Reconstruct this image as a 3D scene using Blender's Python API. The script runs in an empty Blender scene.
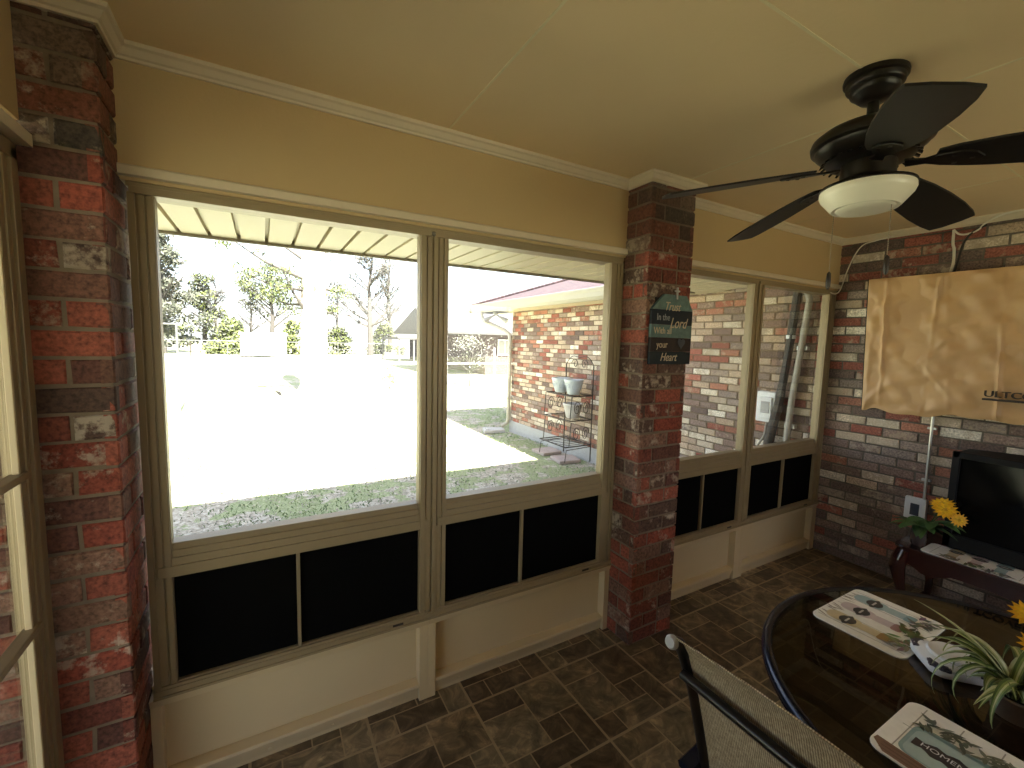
import bpy, bmesh, math, random
from mathutils import Vector, Matrix, Euler
rnd = random.Random(7)
sc = bpy.context.scene
COL = sc.collection
PI = math.pi
R = math.radians

# ------------------------------------------------------------------ materials
MATS = {}
def nmat(name):
    m = bpy.data.materials.new(name); m.use_nodes = True
    nt = m.node_tree; nt.nodes.clear()
    out = nt.nodes.new('ShaderNodeOutputMaterial')
    b = nt.nodes.new('ShaderNodeBsdfPrincipled')
    nt.links.new(b.outputs[0], out.inputs[0])
    MATS[name] = m
    return m, nt, b, out
def N(nt, t, **kw):
    n = nt.nodes.new(t)
    for k, v in kw.items():
        if hasattr(n, k): setattr(n, k, v)
    return n
def noise(nt, scale, detail=4, rough=.55, vec=None):
    n = nt.nodes.new('ShaderNodeTexNoise'); n.inputs['Scale'].default_value = scale
    n.inputs['Detail'].default_value = detail; n.inputs['Roughness'].default_value = rough
    if vec is None:
        tc = nt.nodes.new('ShaderNodeTexCoord'); vec = tc.outputs['Object']
    nt.links.new(vec, n.inputs['Vector'])
    return n
def ramp(nt, fac, stops):
    r = nt.nodes.new('ShaderNodeValToRGB')
    e = r.color_ramp.elements
    e[0].position, e[0].color = stops[0][0], (*stops[0][1], 1)
    e[1].position, e[1].color = stops[-1][0], (*stops[-1][1], 1)
    for p, c in stops[1:-1]:
        q = e.new(p); q.color = (*c, 1)
    nt.links.new(fac, r.inputs[0])
    return r
def mix(nt, fac, a, b, mode='MIX'):
    m = nt.nodes.new('ShaderNodeMix'); m.data_type = 'RGBA'; m.blend_type = mode
    for s, v in ((0, fac), (6, a), (7, b)):
        if hasattr(v, 'is_linked') or hasattr(v, 'links'):
            nt.links.new(v, m.inputs[s])
        elif s == 0: m.inputs[0].default_value = v
        else: m.inputs[s].default_value = (*v, 1)
    return m.outputs[2]
def bump(nt, b, h, strength=.3, dist=.01):
    n = nt.nodes.new('ShaderNodeBump'); n.inputs['Strength'].default_value = strength
    n.inputs['Distance'].default_value = dist
    nt.links.new(h, n.inputs['Height']); nt.links.new(n.outputs[0], b.inputs['Normal'])
def plain(name, col, rough=.5, metal=0, var=.12, scale=18, bmp=0, spec=.5, bscale=None, coat=0):
    m, nt, b, out = nmat(name)
    n = noise(nt, scale)
    c = mix(nt, n.outputs['Fac'], tuple(x*(1-var) for x in col), tuple(min(1, x*(1+var)) for x in col))
    nt.links.new(c, b.inputs['Base Color'])
    b.inputs['Roughness'].default_value = rough; b.inputs['Metallic'].default_value = metal
    b.inputs['Specular IOR Level'].default_value = spec
    b.inputs['Coat Weight'].default_value = coat
    if bmp:
        n2 = noise(nt, bscale or scale*6, 6)
        bump(nt, b, n2.outputs['Fac'], bmp, .004)
    return m
def colored(name, rough=.6, var=.25, scale=40, bmp=0, spec=.4, metal=0):
    m, nt, b, out = nmat(name)
    a = N(nt, 'ShaderNodeAttribute', attribute_name='Col')
    n = noise(nt, scale)
    v = ramp(nt, n.outputs['Fac'], [(0.25, (1-var,)*3), (.75, (1+var,)*3)])
    c = mix(nt, 1.0, a.outputs['Color'], v.outputs[0], 'MULTIPLY')
    nt.links.new(c, b.inputs['Base Color'])
    b.inputs['Roughness'].default_value = rough; b.inputs['Specular IOR Level'].default_value = spec
    b.inputs['Metallic'].default_value = metal
    if bmp: bump(nt, b, n.outputs['Fac'], bmp, .004)
    return m

plain('ceiling_paint', (.80, .61, .36), .62, var=.05, scale=3, bmp=.12, bscale=60)
plain('fascia_paint', (.49, .35, .175), .6, var=.05, scale=3, bmp=.12, bscale=80)
plain('cream_paint', (.59, .465, .28), .5, var=.05, scale=5, bmp=.05)
plain('white_trim', (.62, .52, .375), .5, var=.07, scale=12, bmp=.06)
plain('aluminium', (.30, .228, .128), .42, metal=.15, var=.08, scale=14, spec=.5)
plain('black_panel', (.003, .0028, .0025), .8, var=.2, spec=.04)
plain('seam_caulk', (.80, .68, .44), .6)
plain('fan_bronze', (.012, .009, .007), .38, metal=.35, var=.2, scale=30, spec=.5)
plain('fan_blade', (.010, .0085, .0075), .45, var=.35, scale=9, bmp=.05, spec=.4)
plain('opal_glass', (.86, .82, .68), .3, var=.02, spec=.5)
plain('chain_metal', (.35, .30, .22), .35, metal=.8)
plain('dark_wood', (.02, .012, .008), .4)
plain('chair_frame', (.010, .008, .008), .3, metal=.2, spec=.5)
plain('table_rim', (.010, .013, .030), .25, metal=.5, spec=.6)
plain('grey_plastic', (.38, .38, .39), .5)
plain('cherry_wood', (.030, .006, .005), .18, var=.35, scale=12, spec=.6, coat=.3)
plain('tv_case', (.006, .006, .0065), .6, spec=.2)
plain('tv_bezel', (.008, .008, .009), .55, spec=.2)
plain('tv_screen', (.003, .003, .003), .12, spec=.2)
plain('black_cloth', (.010, .009, .008), .8)
plain('steel', (.62, .62, .60), .35, metal=.8, var=.06)
plain('white_plastic', (.78, .79, .82), .4, var=.03)
plain('outlet_dark', (.05, .06, .08), .4)
plain('white_cable', (.72, .66, .56), .5)
plain('black_cable', (.015, .012, .01), .5)
plain('soffit_vinyl', (.66, .58, .40), .45, var=.03)
plain('gutter_white', (.36, .33, .26), .4, var=.03)
plain('concrete', (.42, .41, .39), .9, var=.2, scale=9, bmp=.3)
plain('paver_stone', (.40, .33, .30), .9, var=.2, scale=16, bmp=.3)
plain('wrought_iron', (.045, .036, .03), .5, metal=.4)
plain('glaze_grey', (.50, .54, .56), .35, var=.12, scale=22)
plain('plain_clay', (.52, .49, .46), .7, var=.12, scale=22)
plain('old_pipe', (.055, .045, .038), .7, var=.3, scale=25)
plain('grey_pipe', (.36, .33, .29), .5, var=.12, scale=25)
plain('bark', (.36, .31, .26), .95, var=.3, scale=10, bmp=.6, bscale=20)
plain('bark_grey', (.055, .05, .045), .95, var=.25, scale=6)
plain('shed_white', (.80, .80, .80), .5, var=.02)
plain('fence_metal', (.09, .092, .092), .6, metal=.1)
plain('neighbour_roof', (.055, .053, .052), .9, var=.2, scale=4)
plain('neighbour_brick', (.070, .045, .04), .9, var=.4, scale=5)
plain('dark_interior', (.03, .03, .035), .8)
plain('bin_plastic', (.22, .30, .40), .45)
plain('metal_pot', (.30, .22, .16), .3, metal=.6, var=.25, scale=40)
plain('soil', (.02, .014, .01), .95)
plain('vase_glass', (.05, .035, .035), .08, spec=.8)
plain('lamp_grey', (.25, .24, .22), .4)
plain('porch_floor_outside', (.45, .43, .40), .9)
plain('vent_white', (.74, .75, .76), .5)
colored('printed', .42, .06, 60, spec=.4)
colored('leafy', .6, .2, 30, spec=.3)
colored('blade_leaf', .38, .12, 120, spec=.5)
colored('petal', .5, .15, 90)
colored('sign_wood', .6, .25, 50, bmp=.1)
plain('ceramic', (.88, .89, .92), .3, var=.03, spec=.4)
plain('ceramic_ink', (.05, .05, .09), .3)

def canvas_mat():
    m, nt, b, out = nmat('canvas')
    n = noise(nt, 3.5, 5); n2 = noise(nt, 260, 2)
    c = ramp(nt, n.outputs['Fac'], [(.3, (.43, .255, .115)), (.7, (.55, .345, .165))])
    nt.links.new(c.outputs[0], b.inputs['Base Color'])
    b.inputs['Roughness'].default_value = .5; b.inputs['Sheen Weight'].default_value = .1
    bump(nt, b, n2.outputs['Fac'], .06, .002)
canvas_mat()

def brick_mat():
    m, nt, b, out = nmat('brick')
    a = N(nt, 'ShaderNodeAttribute', attribute_name='Col')
    n1 = noise(nt, 16, 6, .7); n2 = noise(nt, 90, 4, .6); n3 = noise(nt, 5, 2)
    v = ramp(nt, n2.outputs['Fac'], [(.28, (.42,)*3), (.5, (1.,)*3), (.74, (1.5,)*3)])
    base = mix(nt, 1.0, a.outputs['Color'], v.outputs[0], 'MULTIPLY')
    # whitewash patches: amount set per brick in the alpha of Col
    th = N(nt, 'ShaderNodeMath', operation='SUBTRACT'); th.inputs[0].default_value = .80
    nt.links.new(a.outputs['Alpha'], th.inputs[1])
    d = N(nt, 'ShaderNodeMath', operation='SUBTRACT'); nt.links.new(n1.outputs['Fac'], d.inputs[0]); nt.links.new(th.outputs[0], d.inputs[1])
    s = N(nt, 'ShaderNodeMath', operation='MULTIPLY'); s.use_clamp = True
    nt.links.new(d.outputs[0], s.inputs[0]); s.inputs[1].default_value = 9
    s2 = N(nt, 'ShaderNodeMath', operation='MULTIPLY'); nt.links.new(s.outputs[0], s2.inputs[0]); s2.inputs[1].default_value = .72
    wash = ramp(nt, n3.outputs['Fac'], [(.35, (.33, .25, .175)), (.65, (.52, .43, .33))])
    c = mix(nt, s2.outputs[0], base, wash.outputs[0])
    nt.links.new(c, b.inputs['Base Color'])
    b.inputs['Roughness'].default_value = .8; b.inputs['Specular IOR Level'].default_value = .3
    bump(nt, b, n2.outputs['Fac'], .5, .004)
brick_mat()
plain('mortar', (.175, .130, .088), .95, var=.3, scale=30, bmp=.5, bscale=120)
plain('mortar_dark', (.13, .108, .085), .95, var=.3, scale=30, bmp=.5, bscale=120)

def tile_mat():
    m, nt, b, out = nmat('floor_tile')
    a = N(nt, 'ShaderNodeAttribute', attribute_name='Col')
    tc = N(nt, 'ShaderNodeTexCoord')
    sep = N(nt, 'ShaderNodeVectorMath', operation='ADD'); nt.links.new(tc.outputs['Object'], sep.inputs[0])
    sc2 = N(nt, 'ShaderNodeVectorMath', operation='SCALE'); nt.links.new(a.outputs['Color'], sc2.inputs[0]); sc2.inputs['Scale'].default_value = 90
    nt.links.new(sc2.outputs[0], sep.inputs[1])
    n = noise(nt, 9, 7, .65, sep.outputs[0]); n.inputs['Distortion'].default_value = 1.6
    n2 = noise(nt, 3, 3, .5, sep.outputs[0]); n2.inputs['Distortion'].default_value = 2.5
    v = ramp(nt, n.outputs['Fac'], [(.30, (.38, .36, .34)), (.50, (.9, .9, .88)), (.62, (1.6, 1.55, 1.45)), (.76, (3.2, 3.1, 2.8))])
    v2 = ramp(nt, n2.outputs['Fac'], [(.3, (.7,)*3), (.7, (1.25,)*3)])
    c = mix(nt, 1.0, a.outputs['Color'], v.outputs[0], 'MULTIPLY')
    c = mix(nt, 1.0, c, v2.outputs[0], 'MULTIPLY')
    nt.links.new(c, b.inputs['Base Color'])
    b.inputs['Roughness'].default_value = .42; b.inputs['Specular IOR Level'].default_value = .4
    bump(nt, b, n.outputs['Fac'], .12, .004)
tile_mat()
plain('grout', (.40, .31, .20), .9, var=.15, scale=30)

def glass_mat(name, tint, f0=1.0, rough=0.0):
    m, nt, b, out = nmat(name)
    nt.nodes.remove(b)
    t = N(nt, 'ShaderNodeBsdfTransparent'); t.inputs[0].default_value = (*tint, 1)
    g = N(nt, 'ShaderNodeBsdfGlossy'); g.inputs['Roughness'].default_value = rough
    fr = N(nt, 'ShaderNodeFresnel')
    ge = N(nt, 'ShaderNodeNewGeometry'); mr = N(nt, 'ShaderNodeMapRange'); mr.inputs['To Min'].default_value = 1.5; mr.inputs['To Max'].default_value = 1/1.5
    nt.links.new(ge.outputs['Backfacing'], mr.inputs['Value']); nt.links.new(mr.outputs[0], fr.inputs['IOR'])
    ml = N(nt, 'ShaderNodeMath', operation='MULTIPLY'); nt.links.new(fr.outputs[0], ml.inputs[0]); ml.inputs[1].default_value = f0
    ms = N(nt, 'ShaderNodeMixShader'); nt.links.new(ml.outputs[0], ms.inputs[0])
    nt.links.new(t.outputs[0], ms.inputs[1]); nt.links.new(g.outputs[0], ms.inputs[2])
    nt.links.new(ms.outputs[0], out.inputs[0])
glass_mat('window_glass', (.97, .98, .97))
glass_mat('smoked_glass', (.10, .085, .07), .8, .02)
glass_mat('clear_glass', (.7, .7, .7), 1.2)

def sling_mat():
    m, nt, b, out = nmat('sling_weave')
    tc = N(nt, 'ShaderNodeTexCoord')
    w1 = N(nt, 'ShaderNodeTexWave', bands_direction='Y'); w1.inputs['Scale'].default_value = 70; w1.inputs['Distortion'].default_value = 1
    w2 = N(nt, 'ShaderNodeTexWave', bands_direction='Z'); w2.inputs['Scale'].default_value = 90; w2.inputs['Distortion'].default_value = 1
    nt.links.new(tc.outputs['Object'], w1.inputs[0]); nt.links.new(tc.outputs['Object'], w2.inputs[0])
    n = noise(nt, 120, 3)
    a = mix(nt, .5, w1.outputs['Color'], w2.outputs['Color'])
    a = mix(nt, .45, a, n.outputs['Fac'])
    r = ramp(nt, a, [(.2, (.09, .065, .04)), (.5, (.27, .20, .12)), (.8, (.70, .60, .44))])
    nt.links.new(r.outputs[0], b.inputs['Base Color'])
    b.inputs['Roughness'].default_value = .75
    bump(nt, b, a, .4, .002)
sling_mat()

def lawn_mat():
    m, nt, b, out = nmat('lawn')
    n1 = noise(nt, .9, 5, .6); n2 = noise(nt, 28, 5, .7); n3 = noise(nt, 75, 3, .7); n4 = noise(nt, 3.2, 4, .6)
    straw = ramp(nt, n2.outputs['Fac'], [(.30, (.15, .135, .105)), (.5, (.40, .365, .30)), (.68, (.62, .58, .50))])
    green = ramp(nt, n3.outputs['Fac'], [(.3, (.13, .16, .085)), (.55, (.32, .36, .20)), (.75, (.52, .54, .36))])
    f = N(nt, 'ShaderNodeMath', operation='ADD'); nt.links.new(n1.outputs['Fac'], f.inputs[0]); nt.links.new(n4.outputs['Fac'], f.inputs[1])
    fr = ramp(nt, f.outputs[0], [(.98, (0, 0, 0)), (1.2, (1, 1, 1))])
    c = mix(nt, fr.outputs[0], straw.outputs[0], green.outputs[0])
    nt.links.new(c, b.inputs['Base Color'])
    b.inputs['Roughness'].default_value = .95; b.inputs['Specular IOR Level'].default_value = .1
    bump(nt, b, n2.outputs['Fac'], .6, .03)
lawn_mat()
def shingle_mat():
    m, nt, b, out = nmat('shingle')
    br = N(nt, 'ShaderNodeTexBrick'); tc = N(nt, 'ShaderNodeTexCoord')
    mp = N(nt, 'ShaderNodeMapping'); mp.inputs['Rotation'].default_value = (0, 0, PI/2)
    nt.links.new(tc.outputs['Object'], mp.inputs[0]); nt.links.new(mp.outputs[0], br.inputs[0])
    br.inputs['Scale'].default_value = 3.2; br.inputs['Color1'].default_value = (.046, .027, .030, 1); br.inputs['Color2'].default_value = (.030, .019, .023, 1)
    br.inputs['Mortar'].default_value = (.08, .05, .06, 1); br.inputs['Row Height'].default_value = .42
    n = noise(nt, 30); v = ramp(nt, n.outputs['Fac'], [(.3, (.7,)*3), (.7, (1.3,)*3)])
    c = mix(nt, 1., br.outputs['Color'], v.outputs[0], 'MULTIPLY')
    nt.links.new(c, b.inputs['Base Color']); b.inputs['Roughness'].default_value = .95
shingle_mat()

# ------------------------------------------------------------------ mesh builder
class MB:
    def __init__(s): s.v = []; s.f = []; s.c = []; s.m = []; s.col = (1, 1, 1, 1); s.mi = 0
    def vert(s, *p): s.v.append(tuple(p)); return len(s.v)-1
    def face(s, *ids): s.f.append(ids); s.c.append(s.col); s.m.append(s.mi)
    def poly(s, pts): s.face(*[s.vert(*p) for p in pts])
    def box(s, x0, x1, y0, y1, z0, z1):
        b = [s.vert(x, y, z) for z in (z0, z1) for x, y in ((x0, y0), (x1, y0), (x1, y1), (x0, y1))]
        for q in ((3, 2, 1, 0), (4, 5, 6, 7), (0, 1, 5, 4), (1, 2, 6, 5), (2, 3, 7, 6), (3, 0, 4, 7)): s.face(*[b[i] for i in q])
    def obox(s, c, u, v, w):        # centre and three half vectors
        c, u, v, w = map(Vector, (c, u, v, w))
        b = [s.vert(*(c+a*u+d*v+e*w)) for e in (-1, 1) for a, d in ((-1, -1), (1, -1), (1, 1), (-1, 1))]
        for q in ((3, 2, 1, 0), (4, 5, 6, 7), (0, 1, 5, 4), (1, 2, 6, 5), (2, 3, 7, 6), (3, 0, 4, 7)): s.face(*[b[i] for i in q])
    def prism(s, pts, axis, a, b):  # extrude a 2-D outline along x, y or z
        def p3(p, t):
            return {'x': (t, p[0], p[1]), 'y': (p[0], t, p[1]), 'z': (p[0], p[1], t)}[axis]
        A = [s.vert(*p3(p, a)) for p in pts]; B = [s.vert(*p3(p, b)) for p in pts]; n = len(pts)
        s.face(*A[::-1]); s.face(*B)
        for i in range(n): s.face(A[i], A[(i+1) % n], B[(i+1) % n], B[i])
    def tube(s, pts, r, n=10, cap=True):
        pts = [Vector(p) for p in pts]; rs = r if isinstance(r, (list, tuple)) else [r]*len(pts)
        prev = None; rings = []
        for i, p in enumerate(pts):
            t = (pts[min(i+1, len(pts)-1)]-pts[max(i-1, 0)])
            t = t.normalized() if t.length > 1e-9 else Vector((0, 0, 1))
            if prev is None:
                a = Vector((0, 0, 1)) if abs(t.z) < .9 else Vector((1, 0, 0)); u = t.cross(a).normalized()
            else:
                u = (prev-t*prev.dot(t)); u = u.normalized() if u.length > 1e-6 else t.orthogonal().normalized()
            prev = u; w = t.cross(u)
            rings.append([s.vert(*(p+rs[i]*(math.cos(2*PI*k/n)*u+math.sin(2*PI*k/n)*w))) for k in range(n)])
        for a, b in zip(rings, rings[1:]):
            for k in range(n): s.face(a[k], a[(k+1) % n], b[(k+1) % n], b[k])
        if cap: s.face(*rings[0][::-1]); s.face(*rings[-1])
    def lathe(s, prof, c=(0, 0, 0), n=32, cap=True):
        rings = [[s.vert(c[0]+r*math.cos(2*PI*k/n), c[1]+r*math.sin(2*PI*k/n), c[2]+z) for k in range(n)] for r, z in prof]
        for a, b in zip(rings, rings[1:]):
            for k in range(n): s.face(a[k], a[(k+1) % n], b[(k+1) % n], b[k])
        if cap:
            s.face(*rings[0][::-1]); s.face(*rings[-1])
    def grid(s, fn, nu, nv):
        g = [[s.vert(*fn(i/nu, j/nv)) for j in range(nv+1)] for i in range(nu+1)]
        for i in range(nu):
            for j in range(nv): s.face(g[i][j], g[i+1][j], g[i+1][j+1], g[i][j+1])
    def build(s, name, mat, parent=None, smooth=False, bevel=0, org=None, fixn=True, wn=False):
        o3 = Vector(org) if org is not None else (parent_org(parent) if parent else Vector((0, 0, 0)))
        me = bpy.data.meshes.new(name)
        me.from_pydata([tuple(Vector(p)-o3) for p in s.v], [], s.f)
        mats = mat if isinstance(mat, (list, tuple)) else [mat]
        for m in mats: me.materials.append(MATS[m])
        for p, mi in zip(me.polygons, s.m): p.material_index = mi; p.use_smooth = smooth
        ca = me.color_attributes.new('Col', 'FLOAT_COLOR', 'CORNER')
        buf = []
        for p, c in zip(me.polygons, s.c):
            for _ in range(p.loop_total): buf.extend(c)
        ca.data.foreach_set('color', buf)
        if fixn:
            bm = bmesh.new(); bm.from_mesh(me); bmesh.ops.recalc_face_normals(bm, faces=bm.faces); bm.to_mesh(me); bm.free()
        ob = bpy.data.objects.new(name, me); COL.objects.link(ob)
        if parent: ob.parent = parent
        else: ob.location = o3
        if bevel:
            b = ob.modifiers.new('Bevel', 'BEVEL'); b.width = bevel; b.segments = 2; b.limit_method = 'ANGLE'; b.angle_limit = R(40)
        if smooth and not bevel:
            try: me.set_sharp_from_angle(angle=R(42))
            except Exception: pass
        return ob
def parent_org(p):
    o = Vector((0, 0, 0))
    while p: o += p.location; p = p.parent
    return o
def tag(o, label=None, cat=None, group=None, kind=None):
    if label: o['label'] = label
    if cat: o['category'] = cat
    if group: o['group'] = group
    if kind: o['kind'] = kind
    return o
def empty(name, loc, label=None, cat=None, group=None, kind=None):
    o = bpy.data.objects.new(name, None); COL.objects.link(o); o.location = loc; o.empty_display_size = .05
    return tag(o, label, cat, group, kind)
def text(body, name, mat, parent, loc, rot, size, shear=0, extrude=.0008, align='CENTER', xs=1.0):
    cu = bpy.data.curves.new(name, 'FONT'); cu.body = body; cu.size = size; cu.extrude = extrude; cu.shear = shear
    cu.align_x = align; cu.align_y = 'CENTER'; cu.offset = .0
    t = bpy.data.objects.new(name, cu); COL.objects.link(t)
    bpy.context.view_layer.update()
    dg = bpy.context.evaluated_depsgraph_get()
    me = bpy.data.meshes.new_from_object(t.evaluated_get(dg))
    bpy.data.objects.remove(t)
    me.transform(Matrix.Translation(Vector(loc)-parent_org(parent)) @ rot.to_4x4() @ Matrix.Diagonal((xs, 1, 1, 1)))
    me.name = name; me.materials.clear(); me.materials.append(MATS[mat])
    o = bpy.data.objects.new(name, me); COL.objects.link(o); o.parent = parent
    return o
def basis(right, up):
    r = Vector(right).normalized(); u = Vector(up); u = (u-r*u.dot(r)).normalized(); n = r.cross(u)
    return Matrix((r, u, n)).transposed()
def copy_tree(o, parent=None):
    c = o.copy(); COL.objects.link(c)
    if parent: c.parent = parent
    for ch in list(o.children): copy_tree(ch, c)
    return c

# ------------------------------------------------------------------ camera
cam = bpy.data.cameras.new('camera'); co = bpy.data.objects.new('camera', cam); COL.objects.link(co)
right = Vector((.87031068, -.49187678, .02483062)); fwd = Vector((.49186143, .86549851, -.09478752)); up = Vector((.02513291, .09470782, .9951878))
M = Matrix((right, up, -fwd)).transposed().to_4x4(); M.translation = Vector((-1.6657, -1.7618, 1.6064))
co.matrix_world = M
cam.sensor_fit = 'HORIZONTAL'; cam.sensor_width = 36; cam.lens = 440.166/1024*36; cam.clip_start = .02; cam.clip_end = 500
sc.camera = co

H = 2.44; XL = -2.0235; XR = 2.1926; XW = -2.173; YB = -3.9
CH = .0768                                       # brick course height

# ------------------------------------------------------------------ bricks
PILLAR_RED = [((.215, .050, .030), .27), ((.235, .066, .040), .23), ((.155, .044, .028), .22), ((.135, .060, .040), .22), ((.250, .070, .042), .18), ((.105, .042, .030), .22), ((.090, .050, .036), .30), ((.20, .105, .070), .30)]
HOUSE_MIX = [((.200, .132, .108), .24), ((.230, .160, .132), .28), ((.150, .104, .088), .20), ((.300, .105, .076), .26), ((.250, .088, .064), .28), ((.330, .145, .098), .28), ((.66, .57, .45), .4), ((.56, .46, .36), .4), ((.70, .63, .54), .4), ((.45, .33, .24), .4), ((.26, .20, .17), .30)]
def pick(p, w=None):
    c, a = rnd.choices(p, w)[0]
    k = rnd.uniform(.82, 1.18)
    return (c[0]*k, c[1]*k, c[2]*k, min(.75, max(0, a-.05+rnd.uniform(-.12, .12))))
def brick(mb, o, u, n, L, Hh, dp, col, ch=.005):
    """one brick: back edge at the mortar, chamfered face. o lower-left corner on face plane, u along, n outward"""
    o, u, n = Vector(o), Vector(u), Vector(n); z = Vector((0, 0, 1))
    mb.col = col
    j = lambda: rnd.uniform(-.0022, .0022)
    out = rnd.uniform(-.0015, .002)
    a = [(0, 0), (L, 0), (L, Hh), (0, Hh)]
    b = [(ch, ch), (L-ch, ch), (L-ch, Hh-ch), (ch, Hh-ch)]
    back = [mb.vert(*(o+u*x+z*y-n*dp)) for x, y in a]
    edge = [mb.vert(*(o+u*(x+j())+z*(y+j())-n*(ch*.8-out))) for x, y in a]
    fr = [mb.vert(*(o+u*(x+j())+z*(y+j())+n*out)) for x, y in b]
    for i in range(4):
        k = (i+1) % 4
        mb.face(back[i], back[k], edge[k], edge[i]); mb.face(edge[i], edge[k], fr[k], fr[i])
    mb.face(*fr)
def brick_wall(mb, o, u, n, ulen, z0, z1, pal, w=None, L=.19, J=.0105, dp=.03, weights_fn=None):
    CH = .0662
    k0 = int(math.floor(z0/CH)); k = k0
    while k*CH < z1-.012:
        zz = k*CH+J/2; hh = CH-J
        lo = max(zz, z0); hi = min(zz+hh, z1)
        if hi-lo > .015:
            x = -(L+J)/2*(k % 2)-rnd.uniform(0, .012)
            while x < ulen:
                a, b = max(x, 0), min(x+L, ulen)
                if b-a > .02:
                    ww = weights_fn(k*CH, a) if weights_fn else w
                    brick(mb, Vector(o)+Vector(u)*a+Vector((0, 0, lo)), u, n, b-a, hi-lo, dp, pick(pal, ww))
                x += L+J
        k += 1

# pillars: laid with headers and stretchers turning the corner, so both faces are real bricks
def pillar(name, x0, x1, y0, y1, label, faces, pal, mort):
    root = empty(name, ((x0+x1)/2, (y0+y1)/2, 0), label, 'pillar', None, 'structure')
    mb = MB(); J = .0105; k = 0
    wx, wy = x1-x0, y1-y0
    while k*CH < H-.01:
        z = k*CH+J/2; hh = min(CH-J, H-z)
        if hh < .015: break
        dark = 1
        lead = .095 if k % 2 else .205
        def run(o, u, n, W, first):
            x = 0; L = first
            while x < W-.01:
                e = min(x+L, W)
                if W-e < .035: e = W
                c = pick(pal)
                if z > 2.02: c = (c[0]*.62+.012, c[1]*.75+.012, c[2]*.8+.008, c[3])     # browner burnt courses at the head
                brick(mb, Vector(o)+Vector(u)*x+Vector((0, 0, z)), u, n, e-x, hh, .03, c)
                x = e+J; L = .205 if (rnd.random() < .75) else .1
        if 'front' in faces: run((x0, y0, 0), (1, 0, 0), (0, -1, 0), wx, (lead if wx > .21 else (wx-.1 if k % 2 else wx)))
        if 'left' in faces: run((x0, y0, 0), (0, 1, 0), (-1, 0, 0), wy, .205 if k % 2 else .095)
        if 'right' in faces: run((x1, y0, 0), (0, 1, 0), (1, 0, 0), wy, .205 if k % 2 else .095)
        if 'back' in faces: run((x0, y1, 0), (1, 0, 0), (0, 1, 0), wx, lead)
        k += 1
    mb.build('brickwork', 'brick', root)
    m = MB(); e = .006
    m.box(x0+e, x1-e, y0+e, y1-e, 0, H); m.build('mortar', mort, root)
    return root
pillar('pillar', 0.0, .318, -.161, .16, 'red brick pillar standing between the two pairs of windows', ('front', 'left', 'right', 'back'), PILLAR_RED, 'mortar')
pillar('pillar', XW-.06, XL, -.1585, .16, 'red brick corner pillar at the left end of the window wall', ('front', 'right', 'back'), PILLAR_RED, 'mortar')

# ------------------------------------------------------------------ floor (modular printed tiles)
P = .425; FX = -.895; FY = -.118; U = P/4
PAT = [(0, 2, 0, 1), (2, 4, 0, 2), (0, 2, 1, 3), (2, 3, 2, 3), (3, 4, 2, 4), (0, 1, 3, 4), (1, 3, 3, 4)]
TINT = [(.185, .135, .082), (.215, .165, .104), (.120, .084, .053), (.128, .088, .055), (.24, .188, .122), (.155, .118, .077), (.108, .076, .050)]
mb = MB(); g = .0028
ty = FY+P*2
gx0, gx1, gy0, gy1 = XW-.1, XR, YB, .07
i = -10
for i in range(-9, 9):
    for j in range(-2, 11):
        for q, (a, b, c, d) in enumerate(PAT):
            edge = .0026
            x0, x1 = FX+i*P+a*U+g, FX+i*P+b*U-g; y1, y0 = FY-j*P+P*0-c*U-g, FY-j*P-d*U+g
            if a == 0: x0 += edge
            if b == 4: x1 -= edge
            if c == 0: y1 -= edge
            if d == 4: y0 += edge
            x0, x1, y0, y1 = max(x0, gx0), min(x1, gx1), max(y0, gy0), min(y1, gy1)
            if x1-x0 < .01 or y1-y0 < .01: continue
            t = rnd.choices((TINT[q % 7], rnd.choice(TINT)), (.55, .45))[0]; k = rnd.uniform(.85, 1.2)
            mb.col = (t[0]*k, t[1]*k, t[2]*k, 1)
            h = -rnd.uniform(0, .0003)
            mb.mi = 0
            mb.poly([(x0, y0, h), (x1, y0, h), (x1, y1, h), (x0, y1, h)])
mb.mi = 1; mb.box(gx0, gx1, gy0, .12, -.12, -.0012)
tag(mb.build('floor', ['floor_tile', 'grout'], fixn=False), kind='structure', label='brown stone-patterned vinyl tile floor')

# ------------------------------------------------------------------ ceiling and seams
mb = MB(); mb.box(XW-.3, XR+.02, YB-.1, .16, H, H+.08)
tag(mb.build('ceiling', 'ceiling_paint'), kind='structure', label='beige painted panel ceiling')
mb = MB()
for x in (-1.0, .22, 1.44): mb.box(x-.004, x+.004, YB, -.04, H-.0016, H+.001)
for y in (-1.055, -3.49): mb.box(XW, XR, y-.004, y+.004, H-.0016, H+.001)
tag(mb.build('trim_1', 'seam_caulk'), kind='structure', label='pale seams between the ceiling panels')

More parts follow.
